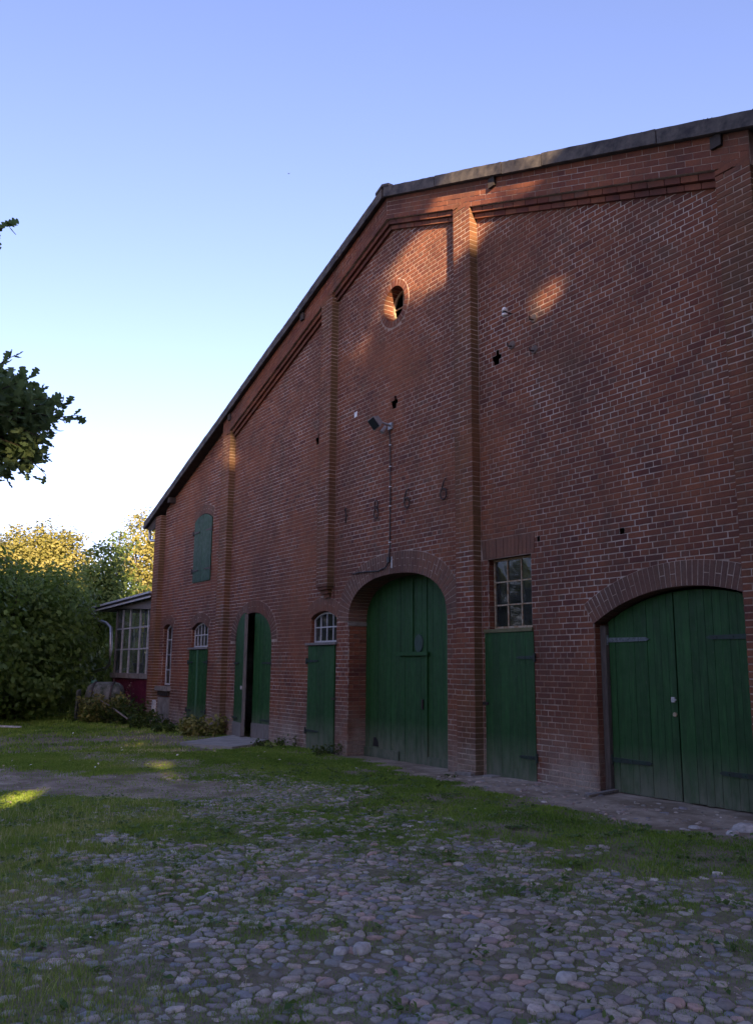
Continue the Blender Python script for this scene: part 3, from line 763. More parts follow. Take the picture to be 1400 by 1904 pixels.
# tall window by the corner, with its sill
cv = OPEN['tall_window'][0]
w = window(-23.66, -22.98, .98, lambda x: clip_top(x, cv, .02), .11, 2, 4, M_WHITEIRON, .024, .045)
bpart(MB().box(-23.82, -22.88, -.12, .15, .83, .95), 'sill', M_CONC, w)
bpart(MB().box(-23.72, -22.95, -.07, .02, .70, .825), 'corbel', M_SOFFIT, w)
bpart(MB().box(-23.75, -22.9, -.035, .02, Z0, .66), 'plaster_patch', M_CONC, w)
# small window frame in the round opening
o_ = pempty('oculus', oc[0], oc[1])
m = MB(); K = 28
for rr, yy in ((OR_IN - .005, .20), (OR_IN - .045, .20), (OR_IN - .045, .24), (OR_IN - .005, .24)):
    m.v += [(oc[0] + rr * math.cos(2 * math.pi * i / K), yy, oc[1] + rr * math.sin(2 * math.pi * i / K)) for i in range(K)]; m.r += [0] * K
for q in range(4):
    for i in range(K): m.f.append((q * K + i, q * K + (i + 1) % K, ((q + 1) % 4) * K + (i + 1) % K, ((q + 1) % 4) * K + i))
bpart(m, 'frame', M_RUSTWHITE, o_)
bpart(MB().box(oc[0] - .01, oc[0] + .01, .205, .235, oc[1] - .28, oc[1] + .28).box(oc[0] - .28, oc[0] + .28, .21, .23, oc[1] - .01, oc[1] + .01), 'glazing_bar', M_RUSTWHITE, o_)
bpart(MB().add([(oc[0] + .02, .222, oc[1] - .29), (oc[0] + .2, .222, oc[1] - .2), (oc[0] + .27, .222, oc[1] - .02), (oc[0] + .12, .222, oc[1] + .05), (oc[0] + .02, .222, oc[1] - .06)], [(0, 1, 2, 3, 4)]), 'broken_pane', M_GLASS, o_)

# grey foundation along the gates
fd = MB(); xs = np.linspace(-10.4, -7.8, 14)
for i in range(13): fd.box(xs[i], xs[i + 1] + .001, -.20 - .03 * math.sin(i * 1.7), .03 - .002 * (i % 2), -.3, -.035 + .02 * math.sin(i * 2.3) + (.0 if i > 3 else .03))
bpart(fd, 'foundation', M_CONC)

# ------------------------------------------------------------------ roof
YV = -0.255
roof = pempty('roof', XC, 9.0)
rm = MB()
for a, b in ((X_L - .72, XC), (XC, X_R + .72)):
    pol = [(a, z_verge(a) - .19), (b, z_verge(b) - .19), (b, z_verge(b) - .03), (a, z_verge(a) - .03)]
    rm.prism(pol, YV + .05, Yb + .3)
bpart(rm, 'roof_slab', M_SOFFIT, roof)
# corrugated sheets on top
for sgn in (-1, 1):
    sm = MB(); end = (XC - X_L + .78); n = 60
    ncol = 90; prev = None
    for k in range(ncol + 1):
        y = YV + .02 + (6.0) * k / ncol; h = .022 * math.sin(k * math.pi / 1.5)
        sm.v += [(XC, y, z_verge(XC) - .02 + h), (XC + sgn * end, y, Z_VT - SL * end - .02 + h)]; sm.r += [0, 0]
        if k: sm.f.append((2 * k - 2, 2 * k - 1, 2 * k + 1, 2 * k) if sgn < 0 else (2 * k - 2, 2 * k, 2 * k + 1, 2 * k - 1))
    bpart(sm, 'corrugated_sheet', M_VERGE, roof)
# verge slabs, one by one
def slab(s0, s1, sgn, dz=0.0):
    m = MB(); n = 14
    for i in range(n):
        a, b = s0 + (s1 - s0) * i / n, s0 + (s1 - s0) * (i + 1) / n
        xa, xb = XC + sgn * a, XC + sgn * b
        ra, rb = .003 * math.sin(a * 47) + .003 * math.sin(a * 31), .003 * math.sin(b * 47) + .003 * math.sin(b * 31)
        za, zb_ = Z_VT - SL * a, Z_VT - SL * b
        pol = [(xa, za - VH + dz), (xb, zb_ - VH + dz), (xb, zb_ + dz + rb), (xa, za + dz + ra)]
        if sgn < 0: pol = pol[::-1]
        m.prism(pol, YV, YV + .045)
        q = [(xa, YV, za + dz + ra + .001), (xb, YV, zb_ + dz + rb + .001), (xb, YV + .22, zb_ + dz + rb + .012), (xa, YV + .22, za + dz + ra + .012)]
        m.quad(*q)
    return bpart(m, 'verge_slab', M_VERGE, roof)
cuts = [0.02, 1.6, 3.3, 4.15, 6.15, 8.2, 10.3, XC - X_L + .74]
for sgn in (-1, 1):
    for i in range(len(cuts) - 1): slab(cuts[i] + .008, cuts[i + 1] - .008, sgn, (.006 if i % 2 else -.003))
bpart(MB().prism([(XC - .22, Z_VT - .075), (XC, Z_VT + .006), (XC + .22, Z_VT - .075), (XC + .22, Z_VT - .025), (XC, Z_VT + .055), (XC - .22, Z_VT - .025)], YV - .012, Yb), 'ridge_cap', M_VERGE, roof)
# moss tufts on the edge
mo = MB()
for i in range(120):
    s_x = random.uniform(0.2, 12.0); sg = random.choice((-1, 1)); x = XC + sg * s_x; z = Z_VT - SL * s_x; r = random.uniform(.012, .035)
    v = [(x + r * math.cos(a) * random.uniform(.7, 1.2), YV + .03 + r * .8 * math.sin(a), z - .01) for a in np.linspace(0, 6.28, 6, endpoint=False)] + [(x, YV + .04, z + r)]
    mo.add(v, [(k, (k + 1) % 6, 6) for k in range(6)], random.random())
tag(bpart(mo, 'moss', plain('moss', (0.07, 0.07, 0.03), .95, .4, 20), roof), kind='stuff')
for dx in (-10.9, -3.2, 2.99, 6.92, -6.9, 10.9):
    x = XC + dx; z = z_verge(x) - VH
    bpart(MB().box(x - .07, x + .07, YV + .06, .02, z - .16, z - .005), 'purlin_end', M_SOFFIT, roof)
# gutter and swan-neck pipe at the left eave
ex = X_L - .74; ez = Z_VT - SL * (XC - ex) - VH
gm = MB(); K = 8
for y in (YV + .02, 8.0):
    gm.v += [(ex - .02 + .075 * math.cos(math.pi + math.pi * i / K), y, ez + .10 + .075 * math.sin(math.pi + math.pi * i / K)) for i in range(K + 1)]; gm.r += [0] * (K + 1)
gm.f += [(i, i + 1, i + K + 2, i + K + 1) for i in range(K)]
bpart(gm, 'gutter', M_ZINC, roof)
bpart(MB().tube([(ex + .0, -.05, ez + .03), (ex + .0, -.05, ez - .16), (ex + .05, -.05, ez - .28), (ex + .2, -.05, ez - .36), (X_L - .08, -.05, ez - .40), (X_L - .05, -.05, ez - .45)], .04, 10), 'gutter_pipe', M_ZINC, roof, True)
bpart(MB().prism([(X_L - .74, Z_VT - SL * (XC - X_L + .74) - VH), (X_L + .02, z_verge(X_L) - VH - .0), (X_L + .02, z_verge(X_L) - VH - .30), (X_L - .25, z_verge(X_L) - VH - .38)], YV + .1, YV + .13), 'eave_board', M_SOFFIT, roof)

# ------------------------------------------------------------------ cobbled yard
def in_view(x, y, z=0.0, mx=420, my=320):
    P = np.stack([x, y, np.full_like(x, z)], -1) - CAM; d = P @ C_F
    px = W / 2 + F_PX * (P @ C_R) / np.maximum(d, .1); py = H / 2 - F_PX * (P @ C_U) / np.maximum(d, .1)
    return (d > .3) & (px > -mx) & (px < W + mx) & (py < H + my), px, py, d
def grassiness(x, y):
    """0 bare stones .. 1 closed turf"""
    x = np.asarray(x, float); y = np.asarray(y, float)
    n = 0.55 * vnoise(x, y, 1.1, 11) + 0.45 * vnoise(x, y, 2.9, 4)
    yard = np.clip(0.36 + 0.33 * n, 0, 0.85)
    sb = strip_bottom(x) + 0.35 * vnoise(x, y, 2.2, 6)
    strip = sstep(-.75, .45, y - sb) * (1 - sstep(-.1, .15, y - strip_top(x) + .15 * vnoise(x, y, 3.0, 2)))
    far = sstep(13.6, 16.5, -x + 0.4 * vnoise(x, y, 1.2, 8))
    edge = 1 - sstep(-.3, .95, (y + 8.5) - (-x - 0.8) * 0.315 - .35 + .45 * vnoise(x, y, 1.5, 14) + .25 * vnoise(x, y, 4.0, 2))      # left margin of the yard
    p1 = 1 - sstep(.6, 1.1, ell(x, y, -8.1, -5.5, 1.5, .45, .5) + .3 * vnoise(x, y, 2.5, 10))
    p2 = 1 - sstep(.6, 1.1, ell(x, y, -9.6, -4.3, 1.5, .5, .4) + .3 * vnoise(x, y, 2.5, 12))
    g = np.maximum.reduce([yard, strip, 0.85 * far, 0.66 * edge, (.72 * p1), .35 * p2])
    return g * (1 - 0.93 * bare(x, y)), strip, edge

sp_ = 0.082; row = 0; pts = []
y = -9.2
ys_ = np.arange(-9.2, -2.2, sp_ * .86)
for k, yy in enumerate(ys_):
    xs_ = np.arange(-16.5, 0.5, sp_) + (sp_ / 2 if k % 2 else 0)
    pts.append(np.stack([xs_, np.full_like(xs_, yy)], -1))
pts = np.concatenate(pts); pts += rng.uniform(-.030, .030, pts.shape)
ok, px, py, dd = in_view(pts[:, 0], pts[:, 1]); g_, st_, ed_ = grassiness(pts[:, 0], pts[:, 1])
thin = rng.random(len(pts)) > .10; pts, ok, px, py, dd, g_, st_ = pts[thin], ok[thin], px[thin], py[thin], dd[thin], g_[thin], st_[thin]
allpts = pts.copy()
keep = ok & (st_ < rng.random(len(pts)) * .9) & (rng.random(len(pts)) > sstep(11.3, 13.2, -pts[:, 0])) & (bare(pts[:, 0], pts[:, 1]) < .45 + .2 * rng.random(len(pts))) & (rng.random(len(pts)) > .12 + .85 * sstep(.4, .85, g_)) & (pts[:, 1] < strip_bottom(pts[:, 0]) + .3)
pts, dd, px, py = pts[keep], dd[keep], px[keep], py[keep]
NV = 10; protos = []
def stone_proto(seed):
    r_ = np.random.default_rng(seed); K = 11
    rad = 1 + .19 * r_.normal(size=K); rad = (rad + np.roll(rad, 1)) / 2
    a = np.arange(K) * 2 * math.pi / K + r_.uniform(-.12, .12, K); v = []
    for sc_, h in ((1.03, -1.6), (1.0, -.1), (.86, .62), (.5, .93)):
        v += [(sc_ * rad[i] * math.cos(a[i]) + .03 * r_.normal(), sc_ * rad[i] * math.sin(a[i]) + .03 * r_.normal(), h + .07 * r_.normal()) for i in range(K)]
    v.append((.04 * r_.normal(), .04 * r_.normal(), 1.0)); f = []
    for q in range(3):
        for i in range(K):
            j = (i + 1) % K; f += [(q * K + i, q * K + j, (q + 1) * K + j), (q * K + i, (q + 1) * K + j, (q + 1) * K + i)]
    f += [(3 * K + i, 3 * K + (i + 1) % K, 4 * K) for i in range(K)]
    return np.array(v), np.array(f)
for q in range(NV): protos.append(stone_proto(100 + q))
n = len(pts); kind_ = rng.integers(0, NV, n); ang = rng.uniform(0, math.pi, n)
zs = gz(pts[:, 0], pts[:, 1]) + rng.normal(0, .0035, n) + .001; tint = rng.random(n); hh_ = rng.uniform(.003, .011, n)
def cell(i, nb):
    """Voronoi cell of stone i among its neighbours, as corners about its own site"""
    poly = [(-.085, -.085), (.085, -.085), (.085, .085), (-.085, .085)]
    for q in nb:
        mx_, my_ = q[0] / 2, q[1] / 2; out = []
        for k in range(len(poly)):
            p0, p1 = poly[k], poly[(k + 1) % len(poly)]
            d0 = (p0[0] - mx_) * q[0] + (p0[1] - my_) * q[1]; d1 = (p1[0] - mx_) * q[0] + (p1[1] - my_) * q[1]
            if d0 <= 0: out.append(p0)
            if (d0 < 0) != (d1 < 0):
                t_ = d0 / (d0 - d1); out.append((p0[0] + (p1[0] - p0[0]) * t_, p0[1] + (p1[1] - p0[1]) * t_))
        poly = out
        if len(poly) < 3: return None
    return poly
grid = {}
for i, (x, y) in enumerate(allpts): grid.setdefault((int(x / .1), int(y / .1)), []).append(i)
def stone(i):
    x, y = pts[i]; gx_, gy_ = int(x / .1), int(y / .1); nb = []
    for u in (-2, -1, 0, 1, 2):
        for v in (-2, -1, 0, 1, 2):
            for j in grid.get((gx_ + u, gy_ + v), ()):
                dx, dy = allpts[j, 0] - x, allpts[j, 1] - y
                if 1e-9 < dx * dx + dy * dy < .035: nb.append((dx, dy))
    nb.sort(key=lambda q: q[0] ** 2 + q[1] ** 2); c = cell(i, nb[:11])
    if c is None: return None
    cx, cy = sum(p[0] for p in c) / len(c), sum(p[1] for p in c) / len(c); sh = rng.uniform(.84, .98)
    c = [((px_ - cx) * sh, (py_ - cy) * sh) for px_, py_ in c]; rd = []
    for k in range(len(c)):                                  # worn corners
        p0, p1 = c[k], c[(k + 1) % len(c)]
        rd += [(p0[0] * .74 + p1[0] * .26, p0[1] * .74 + p1[1] * .26), (p0[0] * .26 + p1[0] * .74, p0[1] * .26 + p1[1] * .74)]
    c = np.array(rd) * rng.uniform(.93, 1.05, (len(rd), 1)); K = len(c); h = hh_[i]; tl = rng.normal(0, .07, 2)
    V = []
    for sc_, z_ in ((1.0, -.03), (.99, -.001), (.84, h * .72)):
        q = c * sc_; V.append(np.stack([q[:, 0] + cx, q[:, 1] + cy, z_ + (q @ tl if z_ > -.01 else 0 * q[:, 0]) + (rng.normal(0, .0013, K) if z_ > 0 else 0)], -1))
    V.append(np.array([[cx, cy, h]])); V = np.concatenate(V); ar_ = np.arange(K); nx_ = (ar_ + 1) % K; F = []
    for q in range(2): F += [np.stack([q * K + ar_, q * K + nx_, (q + 1) * K + nx_], -1), np.stack([q * K + ar_, (q + 1) * K + nx_, (q + 1) * K + ar_], -1)]
    F.append(np.stack([2 * K + ar_, 2 * K + nx_, np.full(K, 3 * K)], -1)); return V, np.concatenate(F)
inframe = (px > -10) & (px < W + 10) & (py < H + 10)
orderd = np.argsort(np.where(inframe, dd, 1e3)); near = set(orderd[:300].tolist())
Vs, Fs, Rs = [], [], []; base = 0
for i in range(n):
    g_s = stone(i)
    if g_s is None: continue
    v, f = g_s
    if i in near:
        o = link('cobblestone', np_mesh('cobblestone', v, f, np.zeros(len(v)), M_STONE, True), ground, (pts[i, 0], pts[i, 1], zs[i])); o.color = (tint[i], 0, 0, 1)
    else:
        Vs.append(v + (pts[i, 0], pts[i, 1], zs[i])); Fs.append(f + base); Rs.append(np.full(len(v), tint[i])); base += len(v)
o = link('cobbles', np_mesh('cobbles', np.concatenate(Vs), np.concatenate(Fs), np.concatenate(Rs), M_STONE, True), ground); tag(o, kind='stuff')

# ------------------------------------------------------------------ grass
def blades(x, y, h, wd, tintv, lean=.5):
    n = len(x); a = rng.uniform(0, 2 * math.pi, n); z = gz(x, y) - .004
    ln = rng.uniform(.1, 1, n) * lean * h; b = rng.uniform(0, 2 * math.pi, n)
    dx, dy = np.cos(a) * wd / 2, np.sin(a) * wd / 2
    mx_, my_ = x + np.cos(b) * ln * .35, y + np.sin(b) * ln * .35
    tx, ty = x + np.cos(b) * ln, y + np.sin(b) * ln
    V = np.stack([np.stack([x - dx, y - dy, z], -1), np.stack([x + dx, y + dy, z], -1),
                  np.stack([mx_ + dx * .75, my_ + dy * .75, z + h * .6], -1), np.stack([mx_ - dx * .75, my_ - dy * .75, z + h * .6], -1),
                  np.stack([tx, ty, z + h * rng.uniform(.75, 1, n)], -1)], 1).reshape(-1, 3)
    I = np.arange(n)[:, None] * 5
    F = np.concatenate([I + [0, 1, 2], I + [0, 2, 3], I + [3, 2, 4]], 0)
    return V, F, np.repeat(tintv, 5)
GV, GF, GR = [], [], []; gb = 0
def sow(n, x0, x1, y0, y1, hfun, wd, dens, tfun, lean=.6):
    global gb
    x = rng.uniform(x0, x1, n); y = rng.uniform(y0, y1, n); ok, px, py, d_ = in_view(x, y, 0, 380, 300)
    x, y, d_ = x[ok], y[ok], d_[ok]; g, st, ed = grassiness(x, y); k = rng.random(len(x)) < dens(g, st, ed, x, y)
    x, y, g, st, ed, d_ = x[k], y[k], g[k], st[k], ed[k], d_[k]
    V, F, r = blades(x, y, hfun(x, y, g, st, ed) * rng.uniform(.5, 1.15, len(x)), wd * np.clip(d_ / 7, .75, 3.2), np.clip(tfun(x, y, g, st, ed) + rng.normal(0, .14, len(x)), 0, 1), lean)
    GV.append(V); GF.append(F + gb); GR.append(r); gb += len(V)
# turf in the yard and between the stones (nearer = denser)
sow(640000, -9, 0, -9.2, -2.2, lambda x, y, g, st, ed: .015 + .022 * g + .012 * ed, .0042, lambda g, st, ed, x, y: np.clip(sstep(.3, .9, g) * .65 + .40, 0, 1) * (1 - .9 * bare(x, y)) * (1 - st), lambda x, y, g, st, ed: .36 + .12 * vnoise(x, y, 1.4, 1) + .32 * ed)
sow(300000, -17, -9, -9.2, -1.5, lambda x, y, g, st, ed: .022 + .03 * g, .0055, lambda g, st, ed, x, y: np.clip(sstep(.25, .85, g) * .6 + .42, 0, 1) * (1 - .88 * bare(x, y)) * (1 - st), lambda x, y, g, st, ed: .36 + .12 * vnoise(x, y, 1.4, 1) + .15 * ed)
# lush strip along the gates
sow(330000, -16, -2.5, -4.4, 0, lambda x, y, g, st, ed: .020 + .022 * st + .012 * vnoise(x, y, 2, 5), .006, lambda g, st, ed, x, y: st * np.clip(.6 + .45 * vnoise(x, y, 2.6, 19), .15, 1), lambda x, y, g, st, ed: .36 + .18 * vnoise(x, y, 1.7, 9))
# far lawn on the left
sow(150000, -34, -15, -9, 1.5, lambda x, y, g, st, ed: .035 + .03 * g + .05 * sstep(21, 26, -x), .007, lambda g, st, ed, x, y: np.clip(.45 + .4 * vnoise(x, y, 1.6, 13) + .4 * sstep(20, 24, -x), .12, .85) * (1 - .9 * bare(x, y)), lambda x, y, g, st, ed: .5 + .3 * vnoise(x, y, 1.3, 3) - .15 * sstep(19, 23, -x))
# long dry stalks on the left margin
sow(11000, -10, -3, -9.0, -5, lambda x, y, g, st, ed: .09 + .09 * ed, .0024, lambda g, st, ed, x, y: .5 * sstep(.35, .9, ed) + .012, lambda x, y, g, st, ed: .85 + 0 * x, 1.0)
sow(20000, -10, -3, -9.0, -5, lambda x, y, g, st, ed: .04 + .03 * ed, .004, lambda g, st, ed, x, y: .8 * sstep(.35, .9, ed) * np.clip(.5 + .6 * vnoise(x, y, 2.4, 17), .05, 1), lambda x, y, g, st, ed: .68 + 0 * x, 1.0)
o = link('grass', np_mesh('grass', np.concatenate(GV), np.concatenate(GF), np.concatenate(GR), M_GRASS)); tag(o, 'short green grass growing between the cobbles and along the barn', 'grass', kind='stuff')

# broad-leaved weeds and clover in the turf
wx = rng.uniform(-13, -1.5, 1500); wy = rng.uniform(-8.6, -1.2, 1500); okw = in_view(wx, wy)[0]; gw = grassiness(wx, wy)
kw = okw & (rng.random(1500) < .15 + .8 * sstep(.25, .8, gw[0])) & (bare(wx, wy) < .5); wx, wy = wx[kw], wy[kw]; WPt = []
for a_, b_ in zip(wx, wy):
    k = int(rng.integers(4, 12)); rr_ = rng.uniform(.02, .06); WPt.append(np.stack([a_ + rng.normal(0, rr_, k), b_ + rng.normal(0, rr_, k), float(gz(a_, b_)) + rng.uniform(.01, .04, k)], -1))
WPt = np.concatenate(WPt); WN = rng.normal(0, .45, WPt.shape) + (0, 0, 1); WN /= np.linalg.norm(WN, axis=1)[:, None]
WA = rng.normal(size=WPt.shape); WA -= WN * np.sum(WA * WN, 1)[:, None]; WA /= np.linalg.norm(WA, axis=1)[:, None]; WB = np.cross(WN, WA); ws = rng.uniform(.012, .032, len(WPt))[:, None]
WV = np.stack([WPt - WA * ws, WPt + WB * ws * .6 + WN * ws * .2, WPt + WA * ws, WPt - WB * ws * .6 + WN * ws * .2], 1).reshape(-1, 3)
tag(link('clover', np_mesh('clover', WV, np.arange(len(WPt))[:, None] * 4 + np.array([[0, 1, 2, 3]]), np.repeat(rng.random(len(WPt)), 4), leaf_mat('clover_leaf', (0.06, 0.12, 0.03), (0.10, 0.18, 0.05), (0.17, 0.24, 0.09)))), 'low broad-leaved weeds and clover scattered among the cobbles', 'weeds', kind='stuff')

# ------------------------------------------------------------------ foliage helpers
def leaf_quads(P, nrm, size, rng_=rng, asp=.62):
    n = len(P); a = rng_.normal(size=(n, 3)); a -= nrm * np.sum(a * nrm, 1)[:, None]; a /= np.linalg.norm(a, axis=1)[:, None] + 1e-9
    b = np.cross(nrm, a); s = size[:, None] if hasattr(size, '__len__') else size
    V = np.stack([P - a * s * .5, P + b * s * asp * .5 + nrm * s * .07 - a * s * .05, P + a * s * .5 - nrm * s * .06, P - b * s * asp * .5 + nrm * s * .07 - a * s * .05], 1).reshape(-1, 3)
    F = np.arange(n)[:, None] * 4 + np.array([[0, 1, 2, 3]]); return V, F
def crown_points(blobs, n, fill=.55, clump=.0, nclump=0):
    """blobs: (x,y,z,rx,ry,rz); leaves sit in clumps near the surface of the blobs"""
    B = np.array(blobs, float); wt = (B[:, 3] * B[:, 4] + B[:, 4] * B[:, 5] + B[:, 3] * B[:, 5]); wt /= wt.sum()
    nc = nclump or max(40, n // 26)
    k = rng.choice(len(B), nc, p=wt); d = rng.normal(size=(nc, 3)); d /= np.linalg.norm(d, axis=1)[:, None]
    rr = np.where(rng.random(nc) < .72, rng.uniform(.82, 1.08, nc), rng.uniform(.25, .85, nc))
    C = B[k, :3] + d * B[k, 3:] * rr[:, None]
    ct = rng.random(nc); cs = clump * rng.uniform(.55, 1.35, nc)
    j = rng.integers(0, nc, n); off = rng.normal(size=(n, 3)) * (.5, .5, .38)
    P = C[j] + off * cs[j][:, None]
    nr = d[j] * .9 + off * .6 + rng.normal(size=(n, 3)) * .55 + (0, 0, .35); nr /= np.linalg.norm(nr, axis=1)[:, None]
    return P, nr, np.clip(.6 * ct[j] + .4 * rng.random(n), 0, 1), C
def tree(name, label, cat, base, blobs, nleaf, size, mat, trunk_r, clump, group=None, prune=None, zmin=.05, top=None, nlimb=16, crown='crown'):
    t = empty(name, base, label, cat, group)
    b = np.array(base, float); P, nr, tn, C = crown_points([(x + b[0], y + b[1], z + b[2], rx, ry, rz) for x, y, z, rx, ry, rz in blobs], nleaf, clump=clump)
    sz = size * rng.uniform(.6, 1.25, len(P)); ok = P[:, 2] > b[2] + zmin
    if prune is not None: ok &= ~prune(P)
    P, nr, tn, sz = P[ok], nr[ok], tn[ok], sz[ok]
    V, F = leaf_quads(P - b, nr, sz)
    o = link(crown, np_mesh(crown, V, F, np.repeat(tn, 4), mat), t)
    # trunk and limbs
    cz = np.mean([q[2] for q in blobs]); hmax = max(q[2] + q[5] * .5 for q in blobs); m = MB()
    p = [np.array([0, 0, -.1])]; nseg = 7
    for i in range(1, nseg + 1): p.append(np.array([.12 * trunk_r * 6 * math.sin(i * 1.3 + b[0]), .12 * trunk_r * 6 * math.cos(i * 1.7 + b[1]), hmax * i / nseg]))
    m.tube(p, [trunk_r * (1.25 if i == 0 else 1 - .8 * i / nseg) for i in range(nseg + 1)], 9)
    pick = C[rng.integers(0, len(C), nlimb)] - b
    for q in pick:
        if prune is not None and prune(np.array([q + b, q * .7 + b + (0, 0, .6)])).any(): continue
        h = float(np.clip(q[2] * rng.uniform(.35, .7), hmax * .12, hmax * .85)); i = min(int(h / hmax * nseg), nseg - 1); s0 = p[i] + (p[i + 1] - p[i]) * (h / hmax * nseg - i)
        mid = s0 * .45 + q * .55 + np.array([0, 0, .06 * np.linalg.norm(q - s0)]); r0 = trunk_r * (1 - .8 * h / hmax) * .55
        m.tube([s0, (s0 + mid) / 2, mid, q], [r0, r0 * .75, r0 * .5, .012], 6)
    m.build('trunk', M_BARK, t, True)
    return t

# ------------------------------------------------------------------ trees that shade the yard from the low sun (behind the viewer)
LIT = [[facade(*p, -.08) for p in q] for q in (
    [(700, 530), (735, 545), (778, 550), (830, 508), (872, 462), (905, 405), (960, 366), (1035, 318), (1030, 290), (850, 322), (790, 415), (768, 452), (735, 500)],
    [(945, 572), (1000, 524), (1048, 496), (1050, 528), (992, 572)],
    [(648, 668), (655, 648), (699, 618), (703, 634)],
    [(414, 828), (442, 822), (442, 852), (414, 862)],
    [(700, 560), (720, 545), (722, 556), (704, 572)])]
LITG = [(*on_ground(258, 1383, -.08), .6, .26), (*on_ground(290, 1420, -.08), .5, .16), (*on_ground(312, 1442, -.08), .45, .12), (*on_ground(45, 1478, -.08), .38, .12), (*on_ground(8, 1500, -.08), .3, .1), (*on_ground(-6, 1612, -.05), .15, .1)]
def sun_gap(P):
    """leaves whose shadow would fall on the places the evening sun reaches"""
    t = (-.08 - P[:, 1]) / -SUN[1]; x = P[:, 0] - SUN[0] * t; z = P[:, 2] - SUN[2] * t
    g = np.zeros(len(P), bool)
    for q in LIT:
        g |= poly_in(q, x, z)
        for ox, oz in ((.34, 0), (-.34, 0), (0, .26), (0, -.26), (.22, .2), (-.22, -.2), (.22, -.2), (-.22, .2)): g |= poly_in(q, x + ox, z + oz)
    t = (P[:, 2] + .08) / SUN[2]; x = P[:, 0] - SUN[0] * t; y = P[:, 1] - SUN[1] * t
    for cx, cy, a, b in LITG: g |= ell(x, y, cx, cy, a + .3, b + .22, -.35) < 1
    return g
s2 = SUN_AZ; p2 = np.array([-SUN_AZ[1], SUN_AZ[0]])
names = ['leftmost', 'second', 'third', 'fourth', 'fifth', 'sixth', 'seventh', 'eighth']
for rw, sdist in enumerate((17.0, 21.5)):
    for k in range(8):
        pp = -21 + 3.5 * k + 1.6 * rw; q = s2 * (sdist + rng.uniform(-.6, .6)) + p2 * pp
        hh = 17.6 + rng.uniform(-.4, .8) + 1.0 * rw
        blobs = [(0, 0, hh * .62, 2.3, 2.3, hh * .38), (rng.uniform(-.6, .6), rng.uniform(-.6, .6), hh * .3, 2.4, 2.4, hh * .24), (.5, .4, hh * .82, 1.9, 1.9, hh * .17), (0, 0, 2.2, 2.3, 2.3, 2.2)]
        tree('tall_tree', '%s tall dense tree, %s row behind the photographer, shading the yard' % (names[k], ('front', 'rear')[rw]), 'tree', (float(q[0]), float(q[1]), 0), blobs, 10000, .64, M_LEAF_DARK, .28, .8, 'tall trees behind the photographer', sun_gap, nlimb=10)

for k, (x_, y_) in enumerate(((-15, -20), (-21, -18.5), (-27.5, -17), (-34, -16), (-10, -22))):  # unseen trees added outside the frame so the window panes mirror foliage
    tree('reflection_tree', '%s broad unseen tree added left of the yard for the window panes to reflect' % names[k], 'tree', (x_, y_, 0), [(0, 0, 3.6, 2.8, 2.8, 2.3), (.6, .4, 4.6, 1.9, 1.9, 1.5), (-.5, .2, 2.0, 2.8, 2.8, 1.7), (0, 0, .9, 2.6, 2.6, .9)], 4500, .42, M_LEAF_MID, .25, .7, 'added trees for pane reflections', sun_gap, nlimb=10)
# ------------------------------------------------------------------ trees and bushes on the left
def T(px, py, d): p = at_dist(px, py, d); return (float(p[0]), float(p[1]))
def place(px, d):
    r = ray(px, 1230); r = r[:2] / np.linalg.norm(r[:2]); return (float(CAM[0] + r[0] * d), float(CAM[1] + r[1] * d), -.08)
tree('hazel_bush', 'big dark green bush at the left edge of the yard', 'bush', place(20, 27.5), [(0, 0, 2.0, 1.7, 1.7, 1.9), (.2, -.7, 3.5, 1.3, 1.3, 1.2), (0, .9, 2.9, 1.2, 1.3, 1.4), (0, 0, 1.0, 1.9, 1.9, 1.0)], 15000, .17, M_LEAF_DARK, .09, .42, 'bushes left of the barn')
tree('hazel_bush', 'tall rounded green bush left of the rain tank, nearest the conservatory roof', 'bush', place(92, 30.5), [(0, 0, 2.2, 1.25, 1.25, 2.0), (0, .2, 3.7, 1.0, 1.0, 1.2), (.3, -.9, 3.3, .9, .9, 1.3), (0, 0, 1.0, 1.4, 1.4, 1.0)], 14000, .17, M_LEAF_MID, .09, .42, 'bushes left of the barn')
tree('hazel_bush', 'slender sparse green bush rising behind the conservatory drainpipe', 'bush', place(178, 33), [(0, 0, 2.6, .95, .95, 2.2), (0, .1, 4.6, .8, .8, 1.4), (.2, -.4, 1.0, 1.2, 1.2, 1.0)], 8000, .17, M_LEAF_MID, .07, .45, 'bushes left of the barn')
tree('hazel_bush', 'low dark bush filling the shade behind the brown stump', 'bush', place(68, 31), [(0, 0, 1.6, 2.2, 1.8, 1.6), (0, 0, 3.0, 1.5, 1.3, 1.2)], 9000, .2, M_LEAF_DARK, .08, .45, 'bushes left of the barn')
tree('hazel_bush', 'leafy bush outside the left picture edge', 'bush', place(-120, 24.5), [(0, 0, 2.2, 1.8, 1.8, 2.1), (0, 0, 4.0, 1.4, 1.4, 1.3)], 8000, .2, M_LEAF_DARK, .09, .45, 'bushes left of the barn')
# darker thicket behind
for i, (px_, d_, h_, w_) in enumerate(((-60, 37, 5.0, 3.0), (60, 39, 4.6, 3.0), (160, 40, 4.4, 2.6), (250, 41, 4.8, 2.6))):
    tree('thicket_tree', '%s shaded tree of the thicket behind the bushes and conservatory' % ('leftmost', 'second', 'third', 'rightmost')[i], 'tree', place(px_, d_), [(0, 0, h_ * .55, w_ * .75, w_ * .75, h_ * .5), (.4, .3, h_ * .3, w_ * .8, w_ * .8, h_ * .3), (-.3, -.4, h_ * .8, w_ * .5, w_ * .5, h_ * .28)], 7000, .26, M_LEAF_MID, .12, .6, 'thicket behind the bushes')
